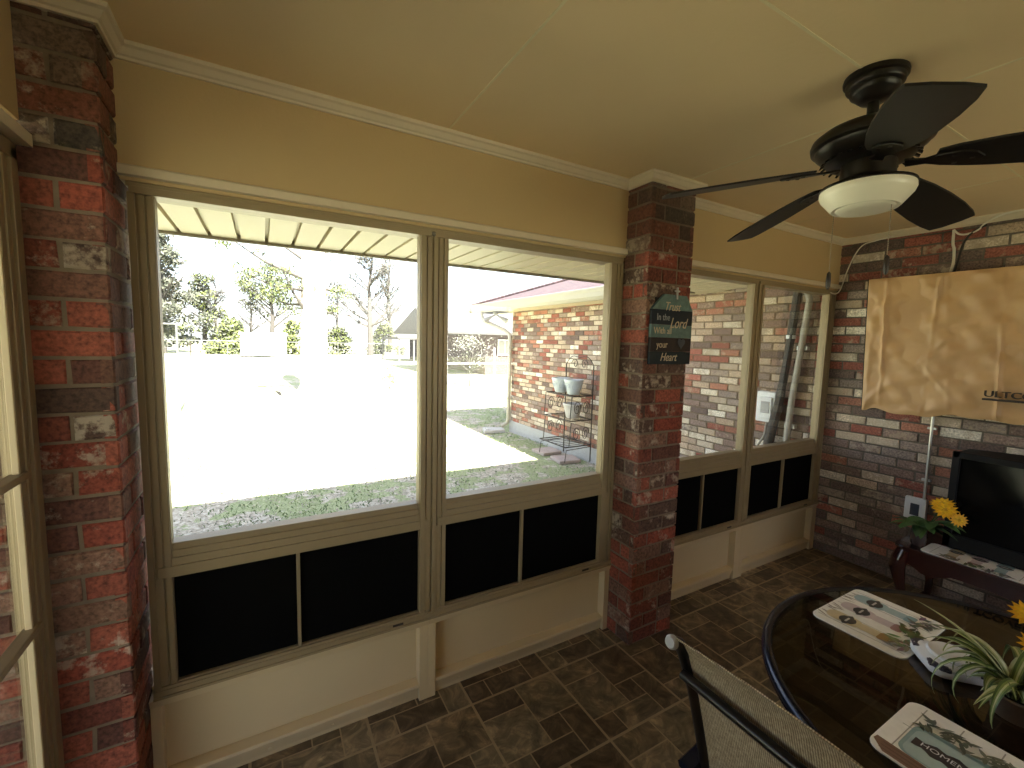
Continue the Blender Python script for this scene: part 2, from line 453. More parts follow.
# ------------------------------------------------------------------ crown moulding swept along the walls
def sweep(mb, path, prof):
    pts = [Vector((p[0], p[1])) for p in path]; n = len(pts); rows = []
    for i in range(n):
        d0 = (pts[i]-pts[i-1]).normalized() if i > 0 else None
        d1 = (pts[i+1]-pts[i]).normalized() if i < n-1 else None
        r0 = Vector((d0.y, -d0.x)) if d0 else None; r1 = Vector((d1.y, -d1.x)) if d1 else None
        if r0 is None: m = r1
        elif r1 is None: m = r0
        else:
            m = (r0+r1); m = m/(m.dot(r0))
        rows.append([mb.vert(pts[i].x+m.x*d, pts[i].y+m.y*d, z) for d, z in prof])
    k = len(prof)
    for a, b in zip(rows, rows[1:]):
        for j in range(k): mb.face(a[j], a[(j+1) % k], b[(j+1) % k], b[j])
    mb.face(*rows[0]); mb.face(*rows[-1][::-1])
mb = MB()
prof = [(-.01, H-.043), (.010, H-.043), (.012, H-.036), (.018, H-.032), (.028, H-.016), (.036, H-.011), (.038, H+.004), (-.01, H+.004)]
sweep(mb, [(XW-.05, -.1585), (XL, -.1585), (XL, 0), (0, 0), (0, -.161), (.318, -.161), (.318, 0), (XR, 0), (XR, YB)], prof)
tag(mb.build('trim_2', 'white_trim'), kind='structure', label='off-white crown moulding around the walls and pillars')

# ------------------------------------------------------------------ window wall: fascia above, knee wall below
mb = MB(); mb.box(XL-.1, 0.01, 0, .12, 2.06, H+.02); mb.box(.30, XR+.02, 0, .12, 2.06, H+.02)
tag(mb.build('wall_front', 'fascia_paint'), kind='structure', label='beige fascia wall above the windows')
mb = MB()
for a, b in ((XL, 0), (.318, XR)):
    mb.prism([(-.016, 2.074), (-.016, 2.098), (-.010, 2.104), (.02, 2.104), (.02, 2.071), (-.008, 2.071)], 'x', a, b)
tag(mb.build('trim_3', 'white_trim'), kind='structure', label='cream trim strip along the top of the windows')

def knee(n, x0, x1, left_post, right_post):
    root = empty('baseboard_%d' % n, ((x0+x1)/2, .03, 0), 'cream knee wall panel', None, None, 'structure')
    mb = MB(); mb.box(x0, x1, .055, .11, 0, .40); mb.build('panel', 'cream_paint', root)
    mb = MB()
    mb.prism([(.006, .352), (-.002, .374), (-.006, .384), (.07, .384), (.07, .352)], 'x', x0, x1)
    if left_post: mb.box(x0, x0+left_post, .008, .06, .0, .358)
    if right_post: mb.box(x1-right_post, x1, .008, .06, .0, .358)
    mb.build('rail', 'cream_paint', root, bevel=.002)
    mb = MB()
    a, b = x0+left_post, x1-right_post
    mb.prism([(.030, -.002), (.030, .012), (.012, .066), (.014, .076), (.046, .084), (.06, .084), (.06, -.002)], 'x', a, b)
    mb.build('bottom_board', 'cream_paint', root, bevel=.002)
    mb = MB()
    for t in [.12, .35, .6, .86]:
        xx = a+(b-a)*t; mb.lathe([(.006, 0), (.005, .002)], (0, 0, 0), 10)
        for q in range(len(mb.v)-20, len(mb.v)):
            p = mb.v[q]; mb.v[q] = (xx+p[0], .0215-p[2]*1.0, .033+p[1])
    mb.build('nail_head', 'cream_paint', root)
    tag(root.children[-1], kind='stuff')
knee(1, XL, -1.055, .03, .04); knee(2, -1.055, 0, .035, .035); knee(3, .318, 1.205, .03, .06); knee(4, 1.205, XR, .035, .06)

def window(n, x0, x1, gl, gr, right_end):
    """aluminium storm window: fixed ribbed frame, glazed upper sash, lower sash with two black panels"""
    root = empty('window_%d' % n, ((x0+x1)/2, .03, 0), 'beige aluminium storm window with black lower panels', None, None, 'structure')
    A = 'aluminium'
    mb = MB()
    mb.box(x0, x1, .008, .09, 2.046, 2.064)                       # header, two steps
    mb.box(x0+.008, x1-.008, .004, .085, 2.026, 2.048)
    # jambs with ribs
    for s, e, g_ in ((x0, gl, 1), (gr, x1, -1)):
        w = e-s; mb.box(s, e, .016, .060, .405, 2.030)
        k = max(2, int(w/.021))
        for i in range(k):
            xx = s+(i+.5)*w/k
            dpt = .008+.003*((i*2) % 3)
            mb.box(xx-w/k*.40, xx+w/k*.40, dpt-.002, .03, .405, 2.030)
    mb.box(x0, x1, .000, .09, .384, .408)                          # sill
    mb.box(x0, x1, -.006, .05, .381, .390)
    mb.build('window_frame', A, root, bevel=.0015)
    mb = MB()                                                       # stepped meeting rail
    zs = [.905, .882, .858, .832, .795]; ys = [.026, .020, .014, .008]
    for i in range(4): mb.box(gl-.004-.012*i, gr+.004+.012*i if not right_end else gr+.004, ys[i], .08, zs[i+1], zs[i]+.001)
    mb.box(gl, gr, .024, .06, 2.027, 2.040)
    mb.build('upper_sash', A, root, bevel=.0015)
    mb = MB(); mb.box(gl-.006, gr+.006, .032, .036, .88, 2.032); mb.build('pane', 'window_glass', root)
    bl, br = gl-.026, gr+.014
    cx = bl+(br-bl)*.455 if n in (1, 2) else (bl+br)/2+.0
    mb = MB()
    mb.box(bl-.035, bl, .010, .07, .405, .80); mb.box(br, br+.035, .010, .07, .405, .80)
    mb.box(bl-.035, br+.035, .014, .07, .405, .421); mb.box(bl-.02, br+.02, .004, .03, .405, .418)
    mb.box(cx-.006, cx+.006, .012, .06, .42, .80)
    mb.build('lower_sash', A, root, bevel=.0015)
    for a, b in ((bl, cx-.006), (cx+.006, br)):
        mb = MB(); mb.box(a, b, .030, .045, .42, .797); mb.build('black_panel', 'black_panel', root)
    mb = MB(); mb.box(br-.13, br-.085, -.002, .006, .392, .402); mb.build('latch', 'dark_wood', root, bevel=.002)
window(1, XL+.012, -1.045, -1.945, -1.098, False)
window(2, -1.045, 0.0, -.976, -.088, False)
window(3, .318, 1.195, .405, 1.146, False)
window(4, 1.195, XR, 1.266, 2.095, True)

# ------------------------------------------------------------------ house brick wall (inside and outside run as one plane)
def wfun(z, a):
    if z > 1.95: return [3, 2, 4, 4, 5, 2, .5, .6, .2, 1, 2]
    if z > .55: return [3, 3.6, 2, 2.6, 2.6, 1.6, 2.2, 2.4, 1.8, 2.2, 3]
    return [4, 4, 4, 1.0, 1, .7, 1.2, 1.2, .8, 1, 4]
root = empty('wall_right', (XR, -1.9, 0), 'old brick house wall at the right end of the porch', None, None, 'structure')
mb = MB(); brick_wall(mb, (XR, .12, 0), (0, -1, 0), (-1, 0, 0), .12-YB, 0, H, HOUSE_MIX, weights_fn=wfun); mb.build('brickwork', 'brick', root)
mb = MB(); mb.box(XR+.006, XR+.2, YB, .12, 0, H); mb.build('mortar', 'mortar_dark', root)
def wfun2(z, a):
    return [2.2, 3, .8, 1.6, 1.8, 3.0, 1.7, 2.8, 1.5, 4, 3]
WE = 5.06
root = empty('wall_exterior', (XR, 2.6, 0), 'brick side wall of the house beyond the windows', None, None, 'structure')
mb = MB(); brick_wall(mb, (XR, WE, 0), (0, -1, 0), (-1, 0, 0), WE-.12, .2, 2.3, HOUSE_MIX, weights_fn=wfun2)
brick_wall(mb, (XR, WE, 0), (1, 0, 0), (0, 1, 0), 6.0, .2, 2.3, HOUSE_MIX, weights_fn=wfun2)
mb.build('brickwork', 'brick', root)
mb = MB(); mb.box(XR+.006, XR+6, .12, WE-.006, -.1, 2.3); mb.build('mortar', 'mortar', root)
mb = MB(); mb.box(XR-.012, XR+6.01, .12, WE+.012, -.1, .205); mb.build('foundation', 'concrete', root)

# left wall: cream header and a glazed storm window beside the corner pillar; more openings behind
mb = MB(); mb.box(XW-.08, XW, YB, -.165, 2.12, H); mb.box(XW-.08, XW, YB, YB+.25, 0, 2.12); mb.box(XW-.08, XW, YB+.2, -1.40, 0, 2.12)
tag(mb.build('wall_left', 'fascia_paint'), kind='structure', label='beige left wall around the porch window')
mb = MB(); mb.prism([(XW+.02, 2.062), (XW+.02, 2.092), (XW+.012, 2.1), (XW-.03, 2.1), (XW-.03, 2.062)], 'y', -1.5, -.160)
tag(mb.build('trim_4', 'white_trim'), kind='structure', label='cream trim above the left window')
root = empty('window_5', (XW, -.8, 0), 'tall beige storm window in the left wall', None, None, 'structure')
mb = MB(); a, b = -1.40, -.165
mb.box(XW-.036, XW-.016, b-.088, b, 0, 2.05); mb.box(XW-.07, XW-.03, b-.03, b, 0, 2.05); mb.box(XW-.06, XW-.008, b-.035, b, 0, 2.05); mb.box(XW-.03, XW-.012, b-.066, b-.05, 0, 2.05)
mb.box(XW-.07, XW-.012, a, a+.08, 0, 2.05); mb.box(XW-.07, XW-.008, a, b, 2.02, 2.06); mb.box(XW-.07, XW-.012, a, b, .0, .12)
mb.build('window_frame', 'aluminium', root, bevel=.002)
mb = MB(); mb.box(XW-.030, XW-.016, b-.096, b-.089, .05, 2.02); mb.build('glazing_strip', 'cream_paint', root, bevel=.002)
for z in (1.236, .836):
    mb = MB(); mb.box(XW-.038, XW-.008, a, b-.06, z, z+.019); mb.build('rail', 'aluminium', root, bevel=.003)
mb = MB(); mb.box(XW-.034, XW-.029, a+.05, b-.08, .05, 2.04); mb.build('pane', 'window_glass', root)
root = empty('wall_left_exterior', (-2.8, .1, 0), 'brick return wall outside the left window', None, None, 'structure')
mb = MB(); brick_wall(mb, (-3.6, -.02, 0), (1, 0, 0), (0, -1, 0), 1.36, 0, 2.44, PILLAR_RED); mb.build('brickwork', 'brick', root)
mb = MB(); mb.box(-3.6, -2.24, -.014, .16, -.1, 2.44); mb.build('mortar', 'mortar', root)

# unseen back wall; its openings are added and sized to brighten the room
mb = MB(); mb.box(XW-.08, XR+.2, YB-.1, YB, 2.12, H); mb.box(XW-.08, XR+.2, YB-.1, YB, 0, 1.05); mb.box(XW-.08, -.6, YB-.1, YB, 1.05, 2.12); mb.box(1.6, XR+.2, YB-.1, YB, 1.05, 2.12)
mb.box(.45, .55, YB-.1, YB, 1.05, 2.12)
tag(mb.build('wall_back', 'fascia_paint'), kind='structure', label='beige back wall with wide openings added for daylight')

# ------------------------------------------------------------------ porch roof, eave soffit
mb = MB(); mb.box(XW-2.6, XR+.3, YB-1.6, 1.12, H+.08, H+.2);  # unseen back and left overhangs stretched to keep sun and sky light out
tag(mb.build('roof', 'neighbour_roof'), kind='structure', label='porch roof with overhangs stretched to block the sun')
root = empty('eave_soffit', (0, .6, 2.1), 'cream panelled eave soffit outside the windows', 'soffit', None, 'structure')
mb = MB()
x = -2.9; w = .127
while x < XR-.35:
    # board with a V groove each side, slightly sloping out
    mb.prism([(x+.009, 2.112), (x+w-.009, 2.112), (x+w-.007, 2.134), (x+w, 2.134), (x+w, 2.15), (x, 2.15), (x, 2.134), (x+.007, 2.134)], 'y', .10, 1.035); x += w
mb.build('panel', 'soffit_vinyl', root)
mb = MB(); mb.box(-2.9, XR-.33, 1.035, 1.05, 2.100, 2.26); mb.build('fascia_board', 'gutter_white', root)
mb = MB(); mb.box(-2.9, XR-.4, 1.04, 1.06, 2.098, 2.106); mb.build('edge_shadow_strip', 'dark_wood', root)  # dark strip standing in for the shadow gap along the soffit's outer edge
mb = MB(); mb.prism([(1.05, 2.16), (1.05, 2.27), (1.15, 2.27), (1.14, 2.22), (1.10, 2.16)], 'x', -2.9, XR-.4); mb.build('gutter', 'gutter_white', root)

# ------------------------------------------------------------------ house wing roof, gutter, downspout
GX = 1.79; GE = 5.95
root = empty('wing_roof', (4.6, 2.6, 2.2), 'reddish shingled hip roof over the brick wing', 'roof', None, 'structure')
mb = MB(); s = .36; zc = 2.26; half = 3.2
e0 = (GX, 1.12, zc); e1 = (GX, GE, zc); e2 = (GX+2*half, GE, zc); e3 = (GX+2*half, 1.12, zc)
ra = (GX+half, GE-half, zc+s*half); rb = (GX+half, 1.12, zc+s*half)
for q in ((e0, e1, ra, rb), (e1, e2, ra), (e2, e3, rb, ra)): mb.poly(q)
mb.poly([(p[0], p[1], zc-.02) for p in (e0, e3, e2, e1)])
mb.build('shingles', 'shingle', root)
mb = MB(); mb.tube([(GX, GE, zc+.012), (ra[0], ra[1], ra[2]+.012)], .03, 6); mb.build('hip_cap', 'shingle', root)
mb = MB(); mb.box(GX+.06, XR+.05, .9, GE-.06, 2.135, 2.16); mb.box(GX+.06, GX+2*half, WE-.02, GE-.06, 2.135, 2.16); mb.build('soffit', 'soffit_vinyl', root)
root = empty('rain_gutter', (GX, 3.4, 2.15), 'cream rain gutter along the edge of the shingled wing roof', 'gutter', None)
mb = MB(); pr_ = [(GX+.06, 2.13), (GX+.03, 2.13), (GX-.01, 2.17), (GX-.02, 2.22), (GX-.035, 2.255), (GX-.035, 2.275), (GX-.02, 2.275), (GX+.06, 2.265)]
mb.prism(pr_, 'y', .95, GE+.02); mb.build('trough', 'gutter_white', root, bevel=.004)
mb = MB(); mb.box(GX-.03, GX+.06, GE+.02, GE+.03, 2.13, 2.275); mb.build('end_cap', 'gutter_white', root)
root = empty('downspout', (2.14, 4.98, .1), 'cream downspout bent down the corner of the brick wing', 'downspout')
def spout(mb, pts, a=.034, b=.026):
    mb.tube(pts, .034, 8)
mb = MB(); spout(mb, [(GX+.03, 5.55, 2.14), (GX+.03, 5.55, 2.06), (GX+.06, 5.52, 1.98), (2.08, 5.12, 1.80), (2.13, 5.05, 1.74), (2.13, 5.02, 1.62), (2.13, 5.02, .25), (2.12, 5.04, .17), (2.04, 5.10, .10)])
mb.build('pipe', 'gutter_white', root, smooth=True)
for z in (1.5, .6):
    mb = MB(); mb.box(2.09, 2.19, 4.98, 5.06, z, z+.03); mb.build('strap', 'gutter_white', root)
root = empty('splash_block', (1.93, 5.17, .02), 'grey concrete splash block under the downspout outlet', 'splash block')
mb = MB(); mb.prism([(1.66, 5.02), (1.78, 5.36), (2.12, 5.22), (2.06, 5.0)], 'z', .0, .055); mb.build('block', 'concrete', root, bevel=.01)
mb = MB(); mb.prism([(1.72, 5.06), (1.80, 5.28), (1.84, 5.27), (1.77, 5.04)], 'z', .05, .075); mb.build('lip', 'concrete', root, bevel=.005)
root = empty('floodlight', (1.95, 5.3, 2.1), 'twin-headed grey floodlight under the eave corner', 'floodlight')
mb = MB(); mb.lathe([(.05, .03), (.05, 0), (.03, -.02)], (1.98, 5.3, 2.105), 14); mb.build('base', 'lamp_grey', root, smooth=True)
for dx, dy in ((-.13, .05), (.10, -.10)):
    mb = MB(); mb.tube([(1.98, 5.3, 2.09), (1.98+dx*.5, 5.3+dy*.5, 2.05), (1.98+dx, 5.3+dy, 2.01), (1.98+dx*1.5, 5.3+dy*1.5, 1.97)], [.014, .014, .035, .05], 10); mb.build('lamp_head', 'lamp_grey', root, smooth=True)

# ------------------------------------------------------------------ lawn
mb = MB(); n = 60
mb.poly([(-90, -40, -.005), (90, -40, -.005), (90, .1, -.005), (-90, .1, -.005)]) 
mb.poly([(-90, .1, -.005), (90, .1, -.005), (90, 140, -.005), (-90, 140, -.005)])
tag(mb.build('ground', 'lawn', org=(0, 0, .015)), kind='structure', label='winter lawn behind the house')
mb = MB()
for i in range(26000):
    y = .9+rnd.random()**1.3*7; x = rnd.uniform(-4.0, XR-.04)
    if y > WE+.2: x = rnd.uniform(-4.5, 4)
    gpatch = math.sin(x*2.1+1.3)*math.cos(y*1.7+x*.6)+.35*math.sin(x*6+y*5)
    if rnd.random() < (.25 if gpatch < .1 else 0): continue
    if 1.6 < x < 2.2 and (2.8 < y < 3.3 or 3.3 < y < 3.75 or 4.95 < y < 5.4): continue
    dead = rnd.random() < (.75 if gpatch < .25 else .35)
    a = rnd.uniform(0, 6.28); L = rnd.uniform(.012, .034); h = rnd.uniform(.004, .014) if dead else rnd.uniform(.010, .028)
    w = rnd.uniform(.003, .008) if dead else .0028
    k = rnd.uniform(.6, 1.25)
    mb.col = ((.40*k, .36*k, .29*k, 1) if dead else (.13*k, .20*k, .08*k, 1))
    dx, dy = math.cos(a)*L, math.sin(a)*L; nx, ny = -math.sin(a)*w, math.cos(a)*w
    z = .012
    mb.face(mb.vert(x-nx, y-ny, z), mb.vert(x+nx, y+ny, z), mb.vert(x+dx*.6+nx, y+dy*.6+ny, z+h), mb.vert(x+dx, y+dy, z+h*.8), mb.vert(x+dx*.6-nx, y+dy*.6-ny, z+h))
tag(mb.build('grass', 'leafy', fixn=False), 'short grass and dead leaves on the shaded lawn near the windows', 'grass', kind='stuff')

# ------------------------------------------------------------------ plant rack with pots by the wing wall
RX = 1.86
root = empty('plant_rack', (1.95, 3.06, .03), 'black wrought iron tiered plant rack against the outside brick wall', 'plant rack')
ya, yb = 2.76, 3.36           # near and far end along the wall
xb = 2.14                     # back against wall
def bar(pts, r=.0055): 
    m = MB(); m.tube(pts, r, 6); return m
I = 'wrought_iron'
for y in (ya, yb):
    bar([(xb, y, .03), (xb, y, 1.32)], .0085).build('upright', I, root)
for y in (ya, yb):
    bar([(1.72, y, .06), (1.74, y, .22), (xb, y, .235)]).build('leg', I, root)
pts = [(xb, ya+(yb-ya)*t, 1.32+.13*math.sin(PI*t)+.03*math.sin(3*PI*t)) for t in [i/14 for i in range(15)]]
bar(pts).build('top_arch', I, root)
for c in (-1, 1):
    m = MB(); cy = (ya+yb)/2+c*.10
    m.tube([(xb, cy+c*.08*(1-t)*math.cos(t*8), 1.33+.07*(1-t*.7)*math.sin(t*8)) for t in [i/16 for i in range(17)]], .005, 5); m.build('scrollwork', I, root)
for z, dep in ((.92, .33), (.60, .36), (.26, .42)):
    m = MB(); x0 = xb-dep
    for p, q in (((x0, ya), (x0, yb)), ((xb, ya), (xb, yb)), ((x0, ya), (xb, ya)), ((x0, yb), (xb, yb))): m.tube([(*p, z), (*q, z)], .008, 6)
    for k in range(1, 7):
        y = ya+(yb-ya)*k/7; m.tube([(x0, y, z), (xb, y, z)], .004, 5)
    m.build('shelf', I, root)
for z0 in (.27, .61):
    for y in (ya, yb):
        for cx_ in (xb-.1, xb-.25):
            m = MB(); m.tube([(cx_+.06*(1-t*.75)*math.cos(t*10), y, z0+.15+.10*(1-t*.75)*math.sin(t*10)) for t in [i/18 for i in range(19)]], .005, 5); m.build('side_scroll', I, root)
        m = MB(); m.tube([(xb-.34, y, z0+.31), (xb-.36, y, z0)], .006, 5); m.build('front_strut', I, root)
def pot(name, loc, rt, rb_, h, mat, label, swirl):
    root = empty(name, loc, label, 'plant pot', 'pots on the wrought iron plant rack')
    m = MB(); m.lathe([(rb_*.9, 0), (rb_, .01), (rb_+(rt-rb_)*.55, h*.5), (rt*.97, h*.82), (rt, h*.84), (rt*1.04, h*.9), (rt*1.04, h), (rt*.93, h), (rt*.9, h*.85)], loc, 28)
    m.build('body', mat, root, smooth=True)
    m = MB(); m.lathe([(rt*.9, h*.86), (.01, h*.87)], loc, 20); m.build('soil', 'soil', root)
    if swirl:
        m = MB()
        for k in range(6):
            a0 = k*PI/3; pts = []
            for i in range(22):
                t = i/21; rr = .055*(1-t*.85); an = a0+rr*math.cos(t*11)/rt; zz = h*.5+rr*math.sin(t*11)
                r_ = rb_+(rt-rb_)*min(1, zz/h*1.15)+.001
                pts.append((loc[0]+r_*math.cos(an), loc[1]+r_*math.sin(an), loc[2]+zz))
            m.tube(pts, .004, 5)
        m.build('relief_swirl', mat, root)
pot('flower_pot', (1.95, 2.93, .93), .125, .08, .20, 'glaze_grey', 'pale blue-grey glazed pot with swirls, nearer one on the top rack shelf', True)
pot('flower_pot', (1.95, 3.22, .93), .125, .08, .20, 'glaze_grey', 'pale blue-grey glazed pot on the top rack shelf, partly hidden by its twin', True)
pot('flower_pot', (1.95, 2.93, .61), .13, .085, .20, 'plain_clay', 'plain taupe flower pot on the middle rack shelf', False)
for x, y, r_, lab in ((1.93, 3.50, .1, 'pinkish flat paver stone in the grass, farther one by the plant rack'), (1.92, 3.02, -.1, 'pinkish flat paver stone under the front feet of the plant rack')):
    root = empty('paver_stone', (x, y, .015), lab, 'paver', 'paver stones by the plant rack')
    m = MB(); c, s_ = math.cos(r_), math.sin(r_)
    m.prism([(x+u*c-v*s_, y+u*s_+v*c) for u, v in ((-.17, -.15), (.15, -.17), (.19, .12), (-.14, .17))], 'z', .0, .045); m.build('slab', 'paver_stone', root, bevel=.008)

# ------------------------------------------------------------------ meter box and pipes outside window four
root = empty('disconnect_box', (2.14, .44, 1.1), 'small white electrical box on the outside brick wall', 'electrical box')
m = MB(); m.box(2.12, 2.19, .365, .525, .97, 1.235); m.build('body', 'white_plastic', root, bevel=.008)
m = MB(); m.box(2.105, 2.122, .385, .49, 1.0, 1.19); m.build('cover', 'vent_white', root, bevel=.006)
m = MB(); m.box(2.10, 2.107, .40, .475, 1.05, 1.15); m.build('window', 'grey_plastic', root, bevel=.004)
m = MB(); m.tube([(2.15, .44, .97), (2.15, .45, .85), (2.12, .50, .72), (2.08, .60, .55)], .010, 8); m.build('whip', 'grey_pipe', root, smooth=True)
root = empty('pipe', (2.13, .36, 0), 'dark weathered pipe leaning against the brick outside the last window', 'pipe')
m = MB(); m.tube([(2.10, .40, .02), (2.11, .405, .6), (2.12, .385, .85), (2.125, .335, 1.15), (2.13, .30, 1.5), (2.13, .275, 1.85), (2.13, .255, 2.14)], [.042, .042, .04, .033, .03, .032, .03], 12); m.build('tube', 'old_pipe', root, smooth=True)
m = MB(); m.tube([(2.10, .372, .5), (2.10, .37, .85), (2.095, .31, 1.2), (2.10, .27, 1.7), (2.11, .24, 2.13)], .010, 6); m.build('strapped_wire', 'black_cable', root, smooth=True)
m = MB(); m.lathe([(.035, 0), (.035, .03)], (2.13, .285, 1.69), 12); m.build('band', 'white_plastic', root)
root = empty('pipe', (2.15, .26, 0), 'lighter grey conduit bending over at the top outside the last window', 'pipe')
m = MB(); m.tube([(2.13, .255, .02), (2.13, .255, .8), (2.13, .235, 1.2), (2.13, .19, 1.7), (2.13, .165, 2.0), (2.13, .19, 2.07), (2.13, .23, 2.10), (2.13, .235, 2.135)], .024, 12); m.build('tube', 'grey_pipe', root, smooth=True)
for z, y in ((.95, .247), (1.6, .20)):
    m = MB(); m.box(2.145, 2.19, y-.04, y+.04, z, z+.03); m.build('clamp', 'steel', root)
root = empty('bin', (.86, .52, .02), 'blue-grey plastic bin lid showing at the bottom of the third window', 'bin')
BX, BY = .60, .40
root.location = (BX, BY, .015)
m = MB(); m.lathe([(.17, .015), (.21, .70), (.215, .73)], (BX, BY, 0), 28); m.build('body', 'bin_plastic', root, smooth=True)
m = MB(); m.lathe([(.225, .72), (.23, .76), (.19, .80), (.06, .83), (.01, .832)], (BX, BY, 0), 28); m.build('lid', 'bin_plastic', root, smooth=True)

# ------------------------------------------------------------------ trees
def leaves(mb, c, rad, n, size, cols, flat=1.0):
    for _ in range(n):
        while True:
            p = Vector((rnd.uniform(-1, 1), rnd.uniform(-1, 1), rnd.uniform(-1, 1)))
            if .15 < p.length < 1: break
        p = Vector((c[0]+p.x*rad[0], c[1]+p.y*rad[1], c[2]+p.z*rad[2]))
        u = Vector((rnd.gauss(0, 1), rnd.gauss(0, 1), rnd.gauss(0, 1)*flat)).normalized(); w = u.orthogonal().normalized()
        s = size*rnd.uniform(.6, 1.4); k = rnd.uniform(.7, 1.3); cc = rnd.choice(cols)
        mb.col = (cc[0]*k, cc[1]*k, cc[2]*k, 1)
        mb.face(mb.vert(*(p-u*s)), mb.vert(*(p-w*s*.5)), mb.vert(*(p+u*s)), mb.vert(*(p+w*s*.5)))
def branches(mb, base, h, r, n, spread, twig=3, lean=0):
    top = Vector(base)+Vector((lean*h, 0, h))
    path = [Vector(base).lerp(top, t)+Vector((rnd.uniform(-.03, .03)*h*t, rnd.uniform(-.03, .03)*h*t, 0)) for t in (0, .2, .4, .6, .8, 1)]
    mb.tube(path, [r, r*.85, r*.7, r*.5, r*.3, r*.1], 8)
    tips = [path[-1]]
    for k in range(n):
        t = rnd.uniform(.25, .95); i = min(4, int(t*5)); p = path[i].lerp(path[i+1], t*5-i)
        a = rnd.uniform(0, 6.28); L = spread*(1.15-t)*rnd.uniform(.6, 1.2); e = p+Vector((math.cos(a)*L, math.sin(a)*L, L*rnd.uniform(.5, 1.3)))
        mid = p.lerp(e, .5)+Vector((0, 0, -.06*L))
        rr = r*.5*(1.15-t); mb.tube([p, mid, e], [rr, rr*.6, rr*.15], 5); tips += [e, mid]
        for q in range(twig):
            s0 = p.lerp(e, rnd.uniform(.35, .95)); a2 = a+rnd.uniform(-1.2, 1.2); l2 = L*rnd.uniform(.25, .5)
            e2 = s0+Vector((math.cos(a2)*l2, math.sin(a2)*l2, l2*rnd.uniform(.1, 1.2)))
            mb.tube([s0, e2], [rr*.35, rr*.08], 4); tips.append(e2)
    return tips
def tree(name, loc, h, r, n, spread, label, cat, leafcols=None, nleaf=0, lsize=.1, lr=.5, bark='bark_grey', twig=3, grp=None, lean=0, low=None):
    root = empty(name, loc, label, cat, grp)
    mb = MB(); tips = branches(mb, loc, h, r, n, spread, twig, lean); mb.build('trunk', bark, root, smooth=True)
    if leafcols:
        m = MB()
        if low:                                                    # foliage from near the ground up, shaped as a cone of clumps
            for k in range(low):
                t = rnd.random()**1.2; a = rnd.uniform(0, 6.28); rr = spread*(1.1-t)*rnd.random()**.5
                leaves(m, (loc[0]+rr*math.cos(a)+lean*h*t, loc[1]+rr*math.sin(a), loc[2]+h*(.06+.94*t)), (lr, lr, lr*.6), nleaf//low, lsize, leafcols)
        else:
            for t in tips: leaves(m, t, (lr, lr, lr*.6), max(1, nleaf//len(tips)), lsize, leafcols)
        m.build('foliage', 'leafy', root, fixn=False)
    return root
OLIVE = [(.055, .060, .042), (.075, .080, .058), (.10, .10, .085), (.04, .045, .032)]
YGREEN = [(.115, .14, .040), (.14, .165, .06), (.09, .11, .035)]
GREY = [(.060, .056, .052), (.085, .08, .072)]
grp = 'trees beyond the lawn'
tree('evergreen_tree', (-8.76, 44.0, 0), 10.2, .28, 26, 3.0, 'grey-green leafy evergreen tree at the left edge of the first window', 'tree', OLIVE, 5200, .17, .9, low=60, grp=grp)
tree('evergreen_tree', (-6.85, 54.0, 0), 7.9, .25, 20, 2.4, 'shorter olive evergreen tree right of the tall one in the first window', 'tree', OLIVE+YGREEN[:1], 3000, .17, .9, low=40, grp=grp)
tree('bare_tree', (-6.4, 62, 0), 8.4, .20, 34, 2.4, 'thin grey bare tree far behind the thicket left of the white shed', 'tree', GREY, 1500, .11, .5, twig=5, grp=grp)
tree('bare_tree', (-2.8, 62.0, 0), 7.4, .18, 32, 2.2, 'thin grey bare tree far behind the roof of the white shed', 'tree', GREY, 1200, .11, .5, twig=5, grp=grp)
tree('bush', (-3.9, 42.5, 0), 3.0, .10, 14, 1.6, 'yellow-green bushy thicket just left of the white shed', 'bush', YGREEN+OLIVE[:2], 2600, .14, .7, low=34, grp='thickets by the shed')
tree('bush', (.75, 43.0, 0), 2.9, .10, 14, 1.4, 'yellow-green bushy thicket right of the white shed beside the big trunk', 'bush', YGREEN+OLIVE[:1], 2200, .14, .7, low=30, grp='thickets by the shed')
tree('leafy_tree', (-.7, 51.0, 0), 9.0, .25, 22, 3.4, 'green leafed tree just left of the big pale trunk', 'tree', YGREEN+OLIVE, 2600, .15, .7, twig=4, grp=grp)
